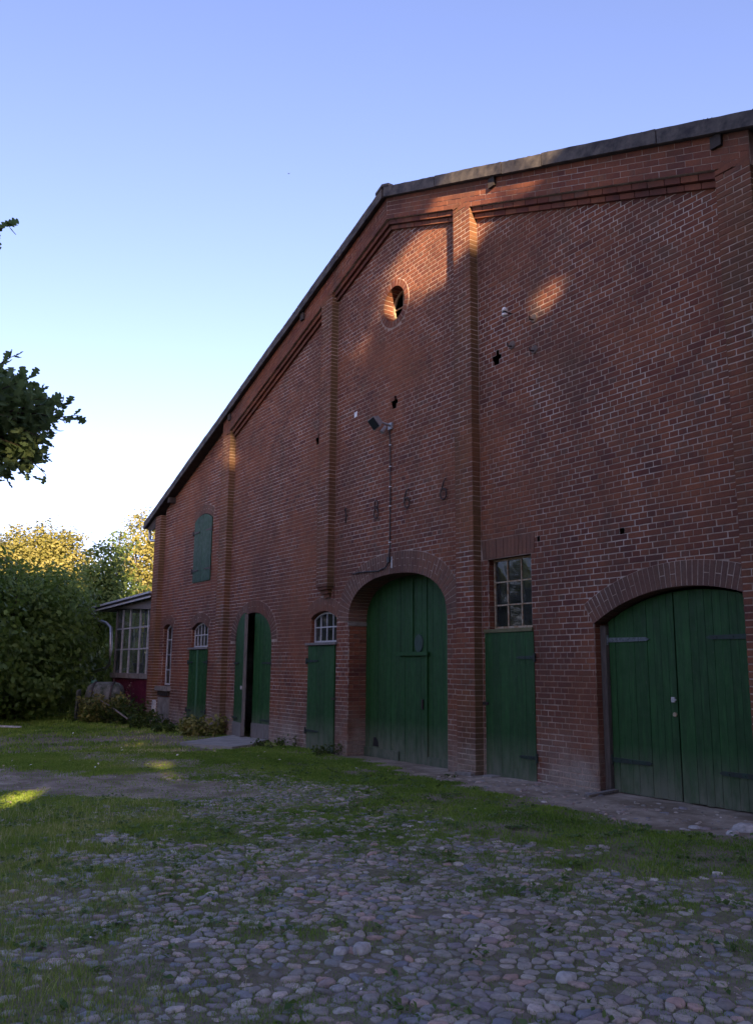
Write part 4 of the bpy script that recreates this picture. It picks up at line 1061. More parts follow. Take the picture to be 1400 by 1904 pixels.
# sunlit trees farther off
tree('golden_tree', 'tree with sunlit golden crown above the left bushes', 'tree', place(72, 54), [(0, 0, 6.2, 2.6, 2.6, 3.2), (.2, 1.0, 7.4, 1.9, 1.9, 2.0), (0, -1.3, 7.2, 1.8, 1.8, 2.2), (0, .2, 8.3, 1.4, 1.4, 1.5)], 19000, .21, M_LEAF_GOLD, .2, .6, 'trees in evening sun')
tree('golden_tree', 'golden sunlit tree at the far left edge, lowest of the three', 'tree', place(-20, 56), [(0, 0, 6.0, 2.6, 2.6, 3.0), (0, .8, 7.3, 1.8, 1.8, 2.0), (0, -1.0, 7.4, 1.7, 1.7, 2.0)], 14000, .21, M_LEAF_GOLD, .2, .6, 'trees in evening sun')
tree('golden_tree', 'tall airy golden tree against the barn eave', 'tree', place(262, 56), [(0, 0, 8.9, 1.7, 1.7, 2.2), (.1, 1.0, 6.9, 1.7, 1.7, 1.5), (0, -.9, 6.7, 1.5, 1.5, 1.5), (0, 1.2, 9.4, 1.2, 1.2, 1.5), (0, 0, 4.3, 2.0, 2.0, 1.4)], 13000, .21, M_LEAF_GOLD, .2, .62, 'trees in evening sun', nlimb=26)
tree('birch_tree', 'thin feathery tree with bluish leaves between the golden crowns', 'tree', place(196, 47), [(0, 0, 5.6, 1.1, 1.1, 1.5), (0, .4, 7.4, .7, .7, 1.3), (0, -.7, 4.2, 1.2, 1.2, 1.6)], 2600, .22, M_LEAF_MID, .1, .6, nlimb=22)

# ------------------------------------------------------------------ oak branch reaching into the sky on the left
half0 = [(.0, 0.0), (.035, .06), (.03, .15), (.12, .2), (.2, .3), (.2, .38), (.13, .42), (.15, .47), (.27, .55), (.3, .65), (.24, .72), (.16, .73), (.15, .8), (.2, .88), (.14, .97), (0, 1.0)]
half = [(x * 1.3, y) for x, y in half0]
def oak_leaf(seed):
    r_ = np.random.default_rng(seed); v = []; f = []
    for x, y in half:
        bend = .10 * math.sin(y * 2.6); cup = .35 * x
        v += [(x * r_.uniform(.88, 1.12), y, cup * .5 - bend), (-x * r_.uniform(.88, 1.12), y, cup * .5 - bend), (0, y, -bend)]
    for i in range(len(half) - 1):
        a, b = 3 * i, 3 * i + 3; f += [(a, b, b + 2, a + 2), (a + 2, b + 2, b + 1, a + 1)]
    return np.array(v), f
oak_xy = (-9.0, -12.6)
oak = empty('oak_tree', (oak_xy[0], oak_xy[1], -.05), 'oak branch with dark lobed leaves reaching in from the left against the sky', 'tree'); OB = np.array([oak_xy[0], oak_xy[1], -.05])
leaf_me = []
for q in range(5):
    v, f = oak_leaf(q); m = MB().add([tuple(x) for x in v], f, 0.0); leaf_me.append(m.mesh('leaf', M_LEAF_OAK))
tips = [(28, 660, 7.0), (8, 672, 7.2), (58, 700, 6.9), (72, 728, 7.3), (100, 742, 6.8), (128, 750, 7.0), (146, 772, 6.9), (122, 782, 7.2), (100, 800, 7.1), (92, 822, 6.8), (82, 848, 7.2), (70, 862, 7.0), (84, 884, 6.9), (58, 884, 7.1), (20, 872, 6.9), (14, 896, 7.2), (40, 740, 7.5), (30, 780, 6.7), (55, 800, 7.4), (40, 830, 6.8), (20, 850, 7.5), (70, 775, 7.0), (15, 715, 7.4), (60, 755, 7.5), (35, 810, 7.6), (10, 790, 7.0), (12, 412, 6.2), (3, 425, 6.2), (80, 800, 7.45), (50, 850, 7.3), (5, 755, 6.8), (20, 825, 7.2)]
limb = [OB + (0, 0, 2.4), OB + (.5, 1.4, 3.2), at_dist(-330, 760, 7.4), at_dist(-160, 780, 7.15), at_dist(-60, 790, 7.1)]
tw = MB(); tw.tube([p - OB for p in limb], [.13, .11, .075, .045, .022], 8)
lim2 = [OB + (0, 0, 3.2), at_dist(-260, 480, 6.6), at_dist(-70, 440, 6.3)]; tw.tube([p - OB for p in lim2], [.09, .05, .02], 7)
LP = []
for (px_, py_, d_) in tips:
    e = at_dist(px_ + (3 if px_ > 40 else 1), py_, d_)
    if py_ < 500: s = np.array(lim2[2])
    else:
        f_ = rng.uniform(.25, 1.0); s = np.array(limb[3]) * (1 - f_) + np.array(limb[4]) * f_
    mid = (s + e) / 2 + rng.normal(0, .05, 3) + (0, 0, .05); pp = [s, (s + mid) / 2 + rng.normal(0, .02, 3), mid, (mid + e) / 2 + rng.normal(0, .02, 3), e]
    tw.tube([p - OB for p in pp], [.014, .011, .008, .005, .002], 5)
    for k in range(10 if py_ > 500 else 5):
        u = 1 - abs(rng.normal(0, .28)); u = np.clip(u, .25, 1) * 4; i = min(int(u), 3); b_ = pp[i] + (pp[i + 1] - pp[i]) * (u - i)
        dr = (e - s) / np.linalg.norm(e - s) + rng.normal(0, .75, 3); LP.append((b_, dr / np.linalg.norm(dr)))
tw.build('branch', M_BARK, oak, True)
def leaf_matrix(p, d, s):
    d = Vector(d); up = Vector(rng.normal(0, .6, 3) + np.array([0, 0, 1.0])); x = d.cross(up).normalized(); z = x.cross(d).normalized()
    m_ = Matrix(((x.x * s, d.x * s, z.x * s, p[0]), (x.y * s, d.y * s, z.y * s, p[1]), (x.z * s, d.z * s, z.z * s, p[2]), (0, 0, 0, 1))); return m_
rng.shuffle(LP) if False else None
sel = list(range(len(LP))); random.shuffle(sel)
xtra = MB()
for c_, i in enumerate(sel):
    p, d = LP[i]; s = rng.uniform(.065, .105); mtx = leaf_matrix(p - OB, d, s)
    if c_ < 296:
        o = link('leaf', leaf_me[i % 5], oak); o.matrix_local = mtx; o.color = (float(rng.random()), 0, 0, 1)
    else:
        v, f = oak_leaf(i % 5); xtra.add([tuple(mtx @ Vector(q)) for q in v], f, float(rng.random()))
# denser inner foliage of the same branch, and the crown outside the frame
OAKP = [(-60, 690), (20, 690), (60, 730), (112, 760), (100, 785), (85, 815), (72, 850), (20, 872), (-60, 880)]
for k in range(1500):
    while True:
        qx, qy = rng.uniform(-60, 115), rng.uniform(685, 885)
        if poly_in(OAKP, np.array([qx]), np.array([qy]))[0]: break
    c_ = at_dist(qx, qy, rng.uniform(6.75, 7.7))
    dq_ = rng.normal(0, 1, 3); mtx = leaf_matrix(c_ - OB, dq_ / np.linalg.norm(dq_), rng.uniform(.065, .10)); 0 and (rng.normal(0, 1, 3) / 1.7, rng.uniform(.065, .10)); v, f = oak_leaf(k % 5); xtra.add([tuple(mtx @ Vector(q)) for q in v], f, float(rng.random()))
for k in range(1500):                                     # foliage along the limbs themselves
    L__ = limb if k % 3 else lim2; u = rng.uniform(.35, 1) * (len(L__) - 1.001); i = int(u); c_ = np.array(L__[i]) + (np.array(L__[i + 1]) - np.array(L__[i])) * (u - i) + rng.normal(0, .22 if k % 3 else .12, 3)
    if proj(c_)[0] > -12: continue
    dq_ = rng.normal(0, 1, 3); mtx = leaf_matrix(c_ - OB, dq_ / np.linalg.norm(dq_), rng.uniform(.065, .105)); v, f = oak_leaf(k % 5); xtra.add([tuple(mtx @ Vector(q)) for q in v], f, float(rng.random()))
tag(xtra.build('inner_leaves', M_LEAF_OAK, oak), kind='stuff')
P, nr, tn, C = crown_points([(OB[0] - .5, OB[1] - .8, 6.2, 2.9, 2.6, 2.8), (OB[0] - 1.5, OB[1] - 1.4, 4.6, 2.4, 2.2, 1.6), (OB[0] + .6, OB[1] - .6, 5.0, 2.2, 1.9, 1.7)], 9000, clump=.5)
okk = np.array([not (proj(q)[0] > -25 and proj(q)[2] > 0) for q in P]) & ~sun_gap(P); V, F = leaf_quads(P[okk] - OB, nr[okk], .16 * rng.uniform(.7, 1.2, okk.sum()))
tag(link('crown', np_mesh('crown', V, F, np.repeat(tn[okk], 4), M_LEAF_OAK), oak), kind='stuff')
m = MB(); m.tube([(0, 0, -.1), (0, 0, .6), (.05, .05, 2.0), (0, -.1, 3.4), (-.2, -.4, 5.0), (-.4, -.6, 7.0)], [.42, .3, .27, .22, .14, .05], 12)
for q in C[rng.integers(0, len(C), 18)] - OB:
    m.tube([(0, 0, 2.6 + rng.uniform(-.4, 1.2)), q * (.5, .5, .6) + (0, 0, 1.6), q], [.12, .06, .015], 6)
m.build('trunk', M_BARK, oak, True)

# ------------------------------------------------------------------ conservatory beside the barn
cons = empty('conservatory', (-26.4, .05, 0), 'glazed lean-to conservatory with dark red base wall beside the barn corner', 'conservatory'); CO = np.array([-26.4, .05, 0])
def cpart(mb, name, mat, parent=None, smooth=False):
    o = mb.build(name, mat, cons if parent is None else parent, smooth); o.location = -Vector(CO) if parent is None else (0, 0, 0); return o
xl, xr, yf, yb = -28.35, -24.47, .05, 4.2; zs_, zsill, zt_ = 1.12, 1.27, 3.28
cpart(MB().box(xl, xr, yf, yf + .12, -.2, zs_).box(xl, xl + .12, yf + .122, yb, -.2, zs_).box(xl, xr, yb + .002, yb + .12, -.2, zs_), 'base_wall', M_RED)
cpart(MB().box(xl - .06, xr, yf - .06, yf + .16, zs_ + .002, zsill).box(xl - .06, xl + .16, yf + .162, yb, zs_ + .002, zsill), 'sill', M_CONC)
mx = [xl + .03] + [facade(q, 1207, yf)[0] for q in (224.3, 237.9, 256.4, 271.4)]
mx[-1] = min(mx[-1], xr - .1); zz = [zsill, facade(240, 1207, yf)[1], facade(240, 1168, yf)[1], zt_]
for i, x in enumerate(mx):
    w_ = .05 if i else .09; cpart(MB().box(x - w_ / 2, x + w_ / 2, yf + .02, yf + .08, zsill, zt_ + .22), 'mullion', M_BAR if i else M_GREYWOOD)
for z in zz[1:3]: cpart(MB().box(mx[0], xr - .02, yf + .03, yf + .07, z - .022, z + .022), 'transom', M_BAR)
cpart(MB().box(xl, xr, yf + .01, yf + .09, zt_ - .02, zt_ + .08).box(xr - .12, xr - .005, yf + .012, yf + .088, zsill, zt_ - .022), 'head_rail', M_SOFFIT)
cpart(MB().box(xl, xl + .09, yf + .1, yf + .2, zsill, zt_ + .1).box(xl, xl + .09, yb - .1, yb, zsill, zt_ + .1).box(xr - .1, xr, yb - .1, yb, zsill, zt_ + .3), 'post', M_GREYWOOD)
ed = mx + [xr - .06]
for i in range(len(ed) - 1):
    for j in range(3):
        cpart(MB().quad((ed[i], yf + .05, zz[j]), (ed[i + 1], yf + .05, zz[j]), (ed[i + 1], yf + .05, zz[j + 1]), (ed[i], yf + .05, zz[j + 1])), 'pane', M_CGLASS)
for k in range(5):
    ya, ybb = yf + .2 + (yb - yf - .3) * k / 5, yf + .2 + (yb - yf - .3) * (k + 1) / 5
    cpart(MB().quad((xl + .05, ya, zsill), (xl + .05, ybb, zsill), (xl + .05, ybb, zt_), (xl + .05, ya, zt_)), 'pane', M_CGLASS)
    cpart(MB().box(xl + .02, xl + .08, ya - .02, ya + .02, zsill, zt_), 'mullion', M_BAR)
for k in range(4):
    xa, xb = xl + .1 + (xr - xl - .2) * k / 4, xl + .1 + (xr - xl - .2) * (k + 1) / 4
    cpart(MB().quad((xa, yb - .05, zsill), (xb, yb - .05, zsill), (xb, yb - .05, zt_), (xa, yb - .05, zt_)), 'pane', M_CGLASS)
    cpart(MB().box(xa - .025, xa + .025, yb - .08, yb - .02, zsill, zt_), 'mullion', M_BAR)
x0_, z0_ = facade(168, 1131, -.2); x1_, z1_ = -24.44, facade(281, 1101, -.17)[1]
rp = lambda a, b: [(x0_, z0_ + a), (x1_, z1_ + a), (x1_, z1_ + b), (x0_, z0_ + b)]
cpart(MB().prism(rp(-.10, -.03), -.18, yb + .3), 'roof', M_SOFFIT)
for (a, b, mt, nm, yy) in ((-.028, .03, plain('pale_sheet_edge', (0.5, 0.52, 0.56), .5, .4, 9, stretch=(4, 1, 1)), 'roof_sheet', -.22), (-.15, -.102, M_WHITEIRON, 'fascia', -.19)):
    cpart(MB().prism(rp(a, b), yy, yy + (.03 if nm == 'fascia' else 4.6)), nm, mt)
cpart(MB().prism([(x0_ + .3, z0_ - .14), (x1_, z1_ - .16), (x1_, z1_ - .48), (xl, zt_ + .06), (xl - .9, z0_ - .16)], -.02, .04), 'gable_board', M_GREYWOOD)
dp = [(172, 1133), (172, 1143), (179, 1151), (199, 1159), (207, 1167), (206.5, 1210), (204, 1234), (197, 1243), (181, 1247), (173, 1252), (170, 1262)]
dpt = [(lambda q: (q[0], -.26, q[1]))(facade(a, b, -.26)) for a, b in dp]
cpart(MB().tube(dpt, .052, 10), 'downpipe', M_ZINC, None, True)
gm = MB(); K = 8
for y in (-.2, 4.3):
    gm.v += [(x0_ - .06 + .09 * math.cos(math.pi + math.pi * i / K), y, z0_ - .01 + .09 * math.sin(math.pi + math.pi * i / K)) for i in range(K + 1)]; gm.r += [0] * (K + 1)
gm.f += [(i, i + 1, i + K + 2, i + K + 1) for i in range(K)] + [tuple(range(K + 1))]
cpart(gm, 'gutter', M_ZINC)
bk_ = empty('flower_pot', (mx[1] + .45, yf + .45, zsill + .01), 'small dark plant pot on the conservatory sill behind the glass', 'pot')
MB().tube([(0, 0, 0), (0, 0, .22), (0, 0, .24), (0, 0, .30)], [.10, .14, .16, .16], 14).build('pot', M_BLACK, bk_, True); MB().tube([(0, 0, .27), (0, 0, .305)], [.15, .148], 14).build('soil', M_SOFFIT, bk_)
cpart(MB().box(xl + .1, xr - .1, yf + .2, yf + .75, zsill - .06, zsill), 'shelf', M_GREYWOOD)

# ------------------------------------------------------------------ rain tank under the downpipe
tk = empty('rain_tank', (*[float(v) for v in place(200, 27.0)[:2]], -.08), 'mossy grey rain tank under the bent downpipe', 'water tank'); tk.scale = (.82, .82, .86)
a_ = np.array([.55, .83, 0]); a_ /= np.linalg.norm(a_)
prof = [(-.66, .05), (-.65, .22), (-.58, .38), (-.46, .46), (-.2, .49), (.2, .49), (.46, .46), (.58, .38), (.65, .22), (.66, .05)]
M_TANK = plain('lichen_tank', (0.15, 0.155, 0.145), .85, .6, 6, dark=(0.03, 0.042, 0.022), bump=.5)
MB().tube([a_ * s + (0, 0, .80) for s, r in prof], [r for s, r in prof], 22).build('tank_shell', M_TANK, tk, True)
for s in (-.33, .33): MB().tube([a_ * (s - .03) + (0, 0, .80), a_ * (s + .03) + (0, 0, .80)], .505, 22).build('hoop', M_IRON, tk)
for s in (-.38, .38):
    nrm_ = np.array([-a_[1], a_[0], 0])
    for q in (-.3, .3): MB().tube([a_ * s + nrm_ * q + (0, 0, -.05), a_ * s + nrm_ * q * .85 + (0, 0, .48)], .05, 8).build('leg', M_CONC, tk)
MB().tube([a_ * -.42 + (0, 0, 1.24), a_ * -.42 + (0, 0, 1.34)], [.13, .10], 12).build('filler_cap', plain('green_plastic', (0.03, 0.12, 0.08), .5, .2), tk)
tag(MB().prism([(-.16, 0), (.16, 0), (.10, 1.0), (-.12, .95)], -.03, .03).build('leaning_slab', M_TANK), 'narrow grey slab leaning against the rain tank', 'slab')
ls = bpy.data.objects['leaning_slab']; ls.location = (*place(150, 26.4)[:2], -.1); ls.rotation_euler = (R(-8), R(20), R(-35))
# tree stump, pale board, marker post
st = empty('tree_stump', place(32, 28.0), 'round brown stump in front of the dark bushes at far left', 'stump')
K = 14; rr = [.36 * (1 + .1 * math.sin(3 * i) + .05 * math.sin(5 * i)) for i in range(K)]; m = MB(); m2 = MB()
v = []
for h, s in ((-.1, 1.15), (.12, 1.02), (.36, .98), (.42, .93)): v += [(rr[i] * s * math.cos(2 * math.pi * i / K), rr[i] * s * math.sin(2 * math.pi * i / K), h) for i in range(K)]
m.add(v, [(q * K + i, q * K + (i + 1) % K, (q + 1) * K + (i + 1) % K, (q + 1) * K + i) for q in range(3) for i in range(K)]); m.build('bark', plain('stump_bark', (0.16, 0.09, 0.055), .95, .5, 9, bump=.6), st, True)
m2.add([(x, y, z + .001) for x, y, z in v[3 * K:]] + [(0, 0, .43)], [(i, (i + 1) % K, K) for i in range(K)]); m2.build('cut_face', plain('cut_wood', (0.2, 0.13, 0.08), .9, .4, 12), st)
bd = MB().box(-.55, .55, -.07, .07, 0, .035); o = bd.build('pale_board', M_WHITEIRON); o.location = (*place(8, 24.0)[:2], -.03); o.rotation_euler = (0, R(2), R(60)); tag(o, 'short pale board lying in the grass at the left edge', 'board')
mp = empty('marker_post', (-23.0, -.42, -.1), 'short flaking white post leaning under the tall window', 'post')
MB().prism([(-.05, 0), (.05, 0), (.055, .32), (-.02, .36), (-.05, .33)], -.05, .05).build('post_foot', plain('pale_ochre_paint', (0.5, 0.38, 0.27), .7, .4, 14), mp)
MB().prism([(-.04, .38), (.06, .36), (.05, .68), (-.03, .7)], -.045, .045).build('post_head', M_WHITEIRON, mp); MB().box(-.02, .045, -.03, .03, .33, .40).build('post_core', M_IRON, mp)
mp.rotation_euler = (0, R(4), 0)

# ------------------------------------------------------------------ weeds and shrubs at the wall foot
def weed(name, label, cat, base, rad, h, n, size, mat, group=None):
    t = empty(name, base, label, cat, group); P, Nn, tn = [], [], []; m = MB()
    ns = max(5, n // 45)
    for k in range(ns):
        a = rng.uniform(0, 6.28); r0 = rad * math.sqrt(rng.random()) * .7; s = np.array([r0 * math.cos(a), r0 * math.sin(a), -.03]); e = s * rng.uniform(1.1, 1.7) + (0, 0, h * rng.uniform(.5, 1.05))
        mid = (s + e) / 2 + rng.normal(0, .05, 3); m.tube([s, mid, e], [.008, .006, .002], 4)
        for q in range(n // ns):
            u = rng.uniform(.15, 1); b_ = (s * (1 - u) ** 2 + 2 * mid * u * (1 - u) + e * u * u); P.append(b_ + rng.normal(0, .055, 3) * (1, 1, .6)); v = rng.normal(0, .6, 3) + (0, 0, .8); Nn.append(v / np.linalg.norm(v)); tn.append(np.clip(.3 * rng.random() + .6 * (k / ns), 0, 1))
    V, F = leaf_quads(np.array(P), np.array(Nn), size * rng.uniform(.6, 1.3, len(P)))
    link('leaves', np_mesh('leaves', V, F, np.repeat(np.array(tn), 4), mat), t); tag(m.build('stems', M_BARK, t), kind='stuff')
    return t
weed('bramble', 'tangled bramble with yellowing leaves in front of the rain tank', 'bramble', (*place(205, 25.6)[:2], -.09), .85, .85, 900, .12, M_LEAF_GOLD)
weed('bramble', 'dark leafy bramble below the red conservatory base', 'bramble', (*place(246, 25.0)[:2], -.09), .85, .75, 900, .11, M_WEED)
weed('bramble', 'tall reddish seed stalks beside the rain tank and red base wall', 'bramble', (*place(228, 27.0)[:2], -.09), .35, 1.35, 200, .08, plain('dry_seed_head', (0.16, 0.09, 0.07), .9, .4, 8))
weed('bramble', 'leafy green bramble hiding the lower left of the rain tank', 'bramble', (*place(172, 25.8)[:2], -.09), .6, .75, 700, .11, M_LEAF_MID)
weed('nettle', 'green nettles below the tall narrow window', 'nettle', (-22.3, -.75, -.09), .7, .5, 600, .10, M_WEED)
weed('nettle', 'nettle clump at the foot of the narrow double door', 'nettle', (-20.9, -.55, -.09), .6, .42, 600, .10, M_WEED)
weed('nettle', 'brownish weeds against the pilaster left of the arched door', 'nettle', (-19.4, -.5, -.09), .6, .6, 800, .10, M_LEAF_GOLD)
weed('nettle', 'small weeds left of the narrow door with a barred window', 'nettle', (-16.0, -.35, -.09), .5, .25, 350, .06, M_WEED)
weed('nettle', 'weed tuft at the left foot of the deep arched gate', 'nettle', (-14.05, -.3, -.09), .35, .25, 300, .06, M_WEED)
weed('nettle', 'tiny weed in front of the brick pilaster foot', 'nettle', (-10.0, -.6, -.06), .15, .12, 60, .04, M_WEED)
cb = empty('cut_branch', (*place(206, 24.4)[:2], .02), 'pale cut branch leaning on the brambles', 'branch')
e1 = at_dist(172, 1294, 25.2) - np.array(cb.location); e2 = at_dist(238, 1337, 23.8) - np.array(cb.location)
MB().tube([e1, (e1 + e2) / 2 + (0, 0, .04), e2], [.012, .018, .024], 7).build('stick', M_GREYWOOD, cb, True)
P = np.array([e1 + (e2 - e1) * rng.uniform(0, .5) + rng.normal(0, .09, 3) for _ in range(60)]); Nn = rng.normal(size=(60, 3)); Nn /= np.linalg.norm(Nn, axis=1)[:, None]
V, F = leaf_quads(P, Nn, .13 * rng.uniform(.6, 1.2, 60)); link('leaves', np_mesh('leaves', V, F, np.repeat(rng.random(60), 4), leaf_mat('wilted_leaf', (.12, .11, .03), (.2, .17, .06), (.28, .24, .1))), cb)

# ------------------------------------------------------------------ small things in the yard
sl = SLAB
m = MB(); n_ = len(sl); m.v = [(x, y, -.025 + .004 * math.sin(3 * i)) for i, (x, y) in enumerate(sl)] + [(x, y, -.2) for x, y in sl]; m.r = [0] * (2 * n_)
m.f = [tuple(range(n_))] + [(i, i + n_, (i + 1) % n_ + n_, (i + 1) % n_) for i in range(n_)]
tag(m.build('concrete_slab', plain('pale_concrete', (0.33, 0.31, 0.27), .9, .35, 3, bump=.4)), 'pale concrete slab on the ground in front of the arched door', 'slab')
pa, pb = on_ground(1090, 1483), on_ground(1148, 1470, .02)
ps = MB(); dv = np.array([pb[0] - pa[0], pb[1] - pa[1], 0]); L_ = np.linalg.norm(dv); o = ps.box(0, L_, -.035, .035, 0, .03).build('wooden_batten', M_GREYWOOD); o.location = (pa[0], pa[1], .0); o.rotation_euler = (0, R(-1), math.atan2(dv[1], dv[0])); tag(o, 'grey wooden batten on the ground at the left foot of the right gate', 'batten')
def rock(px_, py_, s, mat, label, group, flat=.6):
    x, y = on_ground(px_, py_, 0.0); z = float(gz(x, y)); q = int(rng.integers(0, NV)); o = link('loose_stone', pm_white[q % 3], None, (x, y, z + s * flat * .25)); o.scale = (s, s * .75, s * flat); o.rotation_euler = (0, 0, rng.uniform(0, 3)); o.color = (float(rng.random()), 0, 0, 1)
    return tag(o, label, 'stone', group)
M_PALE = plain('pale_limestone', (0.45, 0.42, 0.39), .8, .35, 20, dark=(0.24, 0.22, 0.2)); pm_white = [np_mesh('loose_stone', *protos[q], np.zeros(len(protos[q][0])), M_PALE, True) for q in range(3)]
rock(671, 1768, .055, M_PALE, 'whitish stone, larger of the two in the middle of the foreground cobbles', 'loose pale stones', .7)
rock(633, 1769, .045, M_PALE, 'small pale stone just left of the larger whitish stone on the cobbles', 'loose pale stones', .5)
rock(1050, 1822, .055, M_PALE, 'flat pale stone among the cobbles at lower right', 'loose pale stones', .5)
rock(203, 1567, .07, M_PALE, 'pale stone in the worn cobbles at left, beside the turf patch', 'loose pale stones', .5)
rock(1388, 1546, .12, M_PALE, 'white rubble stone at the right edge before the gate', 'loose pale stones', .5); rock(1362, 1553, .07, M_PALE, 'small white rubble piece left of the larger one at right edge', 'loose pale stones', .5)
rock(1290, 1538, .07, M_PALE, 'thin pale chip on the bare earth before the right gate', 'loose pale stones', .25)
cx_ = rng.uniform(-10.5, -3.5, 500); cy_ = rng.uniform(-1.7, -.05, 500); kc = bare(cx_, cy_) > .5; cx_, cy_ = cx_[kc], cy_[kc]; CVs, CFs, CRs = [], [], []
for k, (a_, b_) in enumerate(zip(cx_, cy_)):
    v, f = protos[k % NV]; r_ = rng.uniform(.006, .03) * (1.6 if rng.random() < .1 else 1); q_ = rng.uniform(0, 6.28); w_ = v * (r_ * 1.3, r_ * .8, r_ * .35)
    CVs.append(np.stack([w_[:, 0] * math.cos(q_) - w_[:, 1] * math.sin(q_) + a_, w_[:, 0] * math.sin(q_) + w_[:, 1] * math.cos(q_) + b_, w_[:, 2] + float(gz(a_, b_)) + .002], -1)); CFs.append(f + k * len(v)); CRs.append(np.full(len(v), rng.random()))
tag(link('rubble', np_mesh('rubble', np.concatenate(CVs), np.concatenate(CFs), np.concatenate(CRs), M_STONE, False)), 'small stone chips and crumbs strewn on the bare earth before the gates', 'rubble', kind='stuff')
fl = []
for k in range(700):
    x, y = rng.uniform(-24, -2.5), rng.uniform(-8, -.5)
    fl.append((x, y))
fl = np.array(fl); okf, _, _, df = in_view(fl[:, 0], fl[:, 1]); fl, df = fl[okf], df[okf]; P = np.stack([fl[:, 0], fl[:, 1], gz(fl[:, 0], fl[:, 1]) + .045], -1); Nn = rng.normal(0, .3, (len(P), 3)) + (0, 0, 1); Nn /= np.linalg.norm(Nn, axis=1)[:, None]
V, F = leaf_quads(P, Nn, .028 * rng.uniform(.5, 1.3, len(P)) * np.clip(df / 8, .6, 1.8)); t_ = NT('leaf_litter'); t_.color(t_.ramp(t_.rnd(), [(0, (.1, .07, .03)), (.5, (.3, .24, .1)), (.8, (.5, .46, .3)), (1, (.7, .7, .66))])).rough(.8)
tag(link('leaf_litter', np_mesh('leaf_litter', V, F, np.repeat(rng.random(len(P)), 4), t_.m)), 'scattered small dry leaves and petals on the yard', 'leaves', kind='stuff')

# ------------------------------------------------------------------ things fixed to the wall
def loop(cx, cz, a, b, t0, t1, n=18): return [(cx + a * math.cos(R(t0 + (t1 - t0) * i / n)), -.035, cz + b * math.sin(R(t0 + (t1 - t0) * i / n))) for i in range(n + 1)]
def digit(name, label, x, zc, strokes):
    o = empty(name, (x, -.035, zc), label, 'numeral', 'wrought iron year on the gable')
    for s in strokes: MB().tube([(p[0], p[1] + .035, p[2]) for p in s], .0115, 7).build('stroke', M_IRON, o, True)
    MB().tube([(0, 0, 0), (0, .06, 0)], .01, 6).build('pin', M_IRON, o)
digit('iron_numeral', 'thin upright iron one, leftmost figure of the year above the deep gate', -13.88, 4.37, [[(-.045, -.035, .10), (0, -.035, .155), (0, -.035, -.15)]])
digit('iron_numeral', 'iron eight of two stacked loops, just left of the wall cable', -12.83, 4.34, [loop(0, .08, .05, .075, 0, 360), loop(0, -.085, .07, .09, 0, 360)])
six = lambda: [loop(0, -.07, .075, .09, 0, 360), [(.06, -.035, .15), (.03, -.035, .165), (-.02, -.035, .14), (-.06, -.035, .06), (-.075, -.035, -.03), (-.075, -.035, -.08)]]
digit('iron_numeral', 'iron six with curled top, first figure right of the wall cable', -11.87, 4.375, six())
digit('iron_numeral', 'iron six with slanted top stroke, last figure of the year beside the pilaster', -10.85, 4.375, [loop(0, -.08, .08, .09, 0, 360), [(.07, -.035, .17), (.015, -.035, .13), (-.02, -.035, .06), (-.03, -.035, .01)]])
# floodlight and its cable
fl_ = empty('floodlight', (-12.42, -.0, 5.80), 'grey floodlight with motion sensor on the gable wall', 'floodlight')
h = MB(); fv = [(-.16, -.07, -.11), (.16, -.07, -.11), (.16, -.07, .11), (-.16, -.07, .11), (-.10, .05, -.07), (.10, .05, -.07), (.10, .05, .07), (-.10, .05, .07)]
h.add(fv, [(0, 1, 5, 4), (1, 2, 6, 5), (2, 3, 7, 6), (3, 0, 4, 7), (4, 5, 6, 7), (0, 3, 2, 1)])
ho = h.build('housing', M_LAMP, fl_); gl = MB().box(-.145, .145, -.082, -.072, -.095, .095).build('lamp_glass', M_LAMPGLASS, fl_)
rmx = Matrix.Rotation(R(-14), 4, 'Z') @ Matrix.Rotation(R(38), 4, 'X')
for o in (ho, gl): o.matrix_local = Matrix.Translation((-.06, -.27, .06)) @ rmx
MB().tube([(.0, .0, .0), (.02, -.1, .02), (-.02, -.2, .05)], .02, 8).build('bracket', M_LAMP, fl_); MB().box(-.05, .07, -.03, .0, -.06, .06).build('base_plate', M_LAMP, fl_)
MB().tube([(.01, -.12, -.03), (-.0, -.2, -.14)], [.035, .04], 10).build('motion_sensor', M_LAMP, fl_)
cable = empty('power_cable', (-12.40, -.02, 3.3), 'black cable running down the gable from floodlight to arch', 'cable'); cz0 = np.array([-12.40, -.02, 3.3])
cp = [(-12.42, -.03, 5.72), (-12.41, -.02, 5.5), (-12.40, -.02, 5.0), (-12.40, -.018, 4.4), (-12.40, -.02, 3.6), (-12.42, -.03, 3.36), (-12.50, -.035, 3.25), (-12.75, -.03, 3.20), (-13.1, -.03, 3.22), (-13.4, -.03, 3.23), (-13.62, -.03, 3.22)]
MB().tube([np.array(p) - cz0 for p in cp], .011, 6).build('wire', M_BLACK, cable, True)
for (x, z) in ((-12.405, 5.45), (-12.40, 5.05), (-12.40, 4.68), (-12.40, 4.33), (-12.40, 3.68), (-12.75, 3.2), (-13.0, 3.215), (-13.25, 3.225)):
    MB().box(x - .02, x + .02, -.036, .0, z - .008, z + .008).build('clip', M_WHITE, cable).location = -Vector(cz0)
MB().box(-12.455, -12.385, -.05, .0, 3.33, 3.42).build('junction_box', M_BLACK, cable).location = -Vector(cz0)
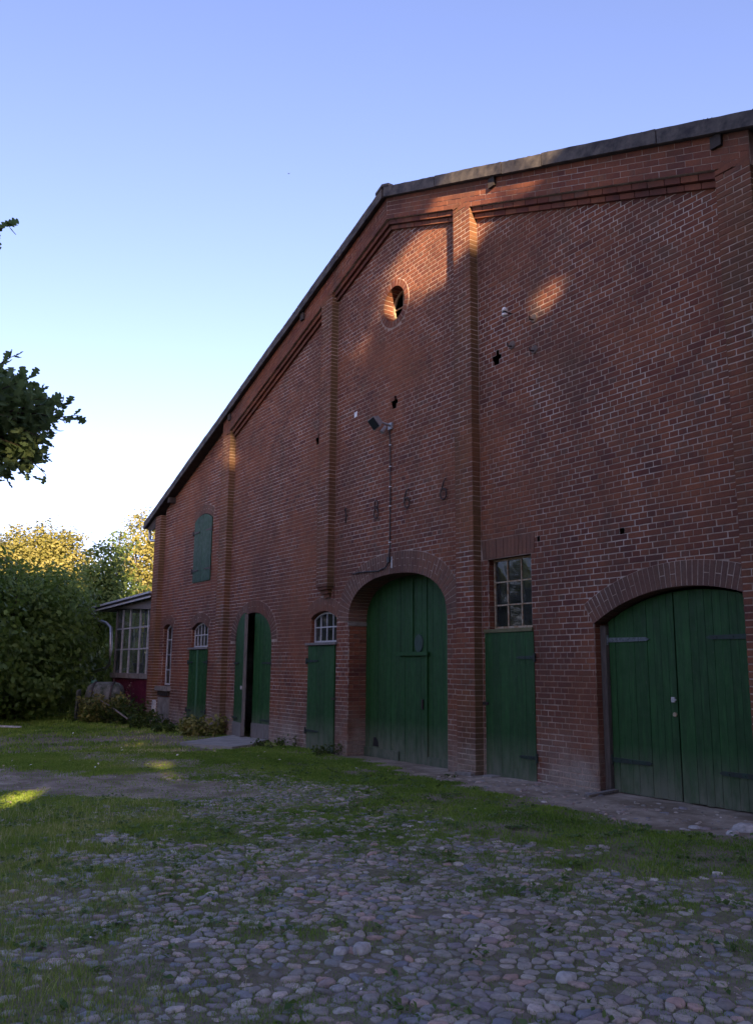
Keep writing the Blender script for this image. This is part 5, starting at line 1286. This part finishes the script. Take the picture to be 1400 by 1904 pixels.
MB().box(-12.375, -12.335, -.012, .0, 3.22, 3.42).build('mortar_smear', M_WHITEIRON, cable).location = -Vector(cz0)
# porcelain insulator and empty insulator mounts
ins = empty('insulator', (-9.20, 0, 6.84), 'white porcelain insulator with black band on the brick gable', 'insulator', 'insulators on the gable'); ins.scale = (.75, .9, .75)
MB().tube([(0, 0, -.02), (0, -.10, -.02), (-.02, -.13, .0)], .012, 7).build('hook', M_IRON, ins)
MB().tube([(-.02, -.13, -.10), (-.02, -.13, -.06), (-.02, -.13, -.04)], [.05, .055, .035], 14).build('skirt', M_WHITE, ins, True)
MB().tube([(-.02, -.13, -.04), (-.02, -.13, -.005)], [.042, .042], 14).build('band', M_BLACK, ins)
MB().tube([(-.02, -.13, -.004), (-.02, -.13, .05), (-.02, -.13, .08)], [.05, .048, .03], 14).build('cap', M_WHITE, ins, True)
for lb, x, z in (('empty grey insulator mount right of the white insulator', -8.71, 6.58), ('empty grey insulator mount below the white insulator', -9.19, 6.32), ('lowest empty grey insulator mount, right of the others', -8.72, 6.10)):
    o = empty('insulator_mount', (x, 0, z), lb, 'mount', 'insulators on the gable')
    MB().tube([(0, .0, 0), (0, -.016, 0)], [.07, .06], 12).build('mortar_pad', M_PAD, o); MB().tube([(0, -.01, -.02), (-.01, -.08, -.03), (-.01, -.09, .02)], .012, 7).build('hook', M_IRON, o)
tg = MB().prism([(-.05, -.055), (.045, -.04), (.05, .06), (-.04, .05)], -.012, -.006).build('white_tag', M_WHITE); tg.location = (-13.61, 0, 6.31); tag(tg, 'small white plate on the brickwork left of the floodlight', 'plate')
# far bird
bp = at_dist(537, 323, 60); b = MB(); b.add([(-.16, 0, .06), (0, .03, .0), (0, -.05, 0), (.16, 0, .09), (0, .1, 0), (0, -.12, -.02), (0, 0, -.03), (0, 0, .03)], [(0, 1, 2), (1, 3, 2), (4, 6, 5), (4, 5, 7)])
o = b.build('bird', M_BLACK); o.location = bp; o.rotation_euler = (R(25), R(20), R(40)); tag(o, 'tiny dark bird flying high in the sky', 'bird')
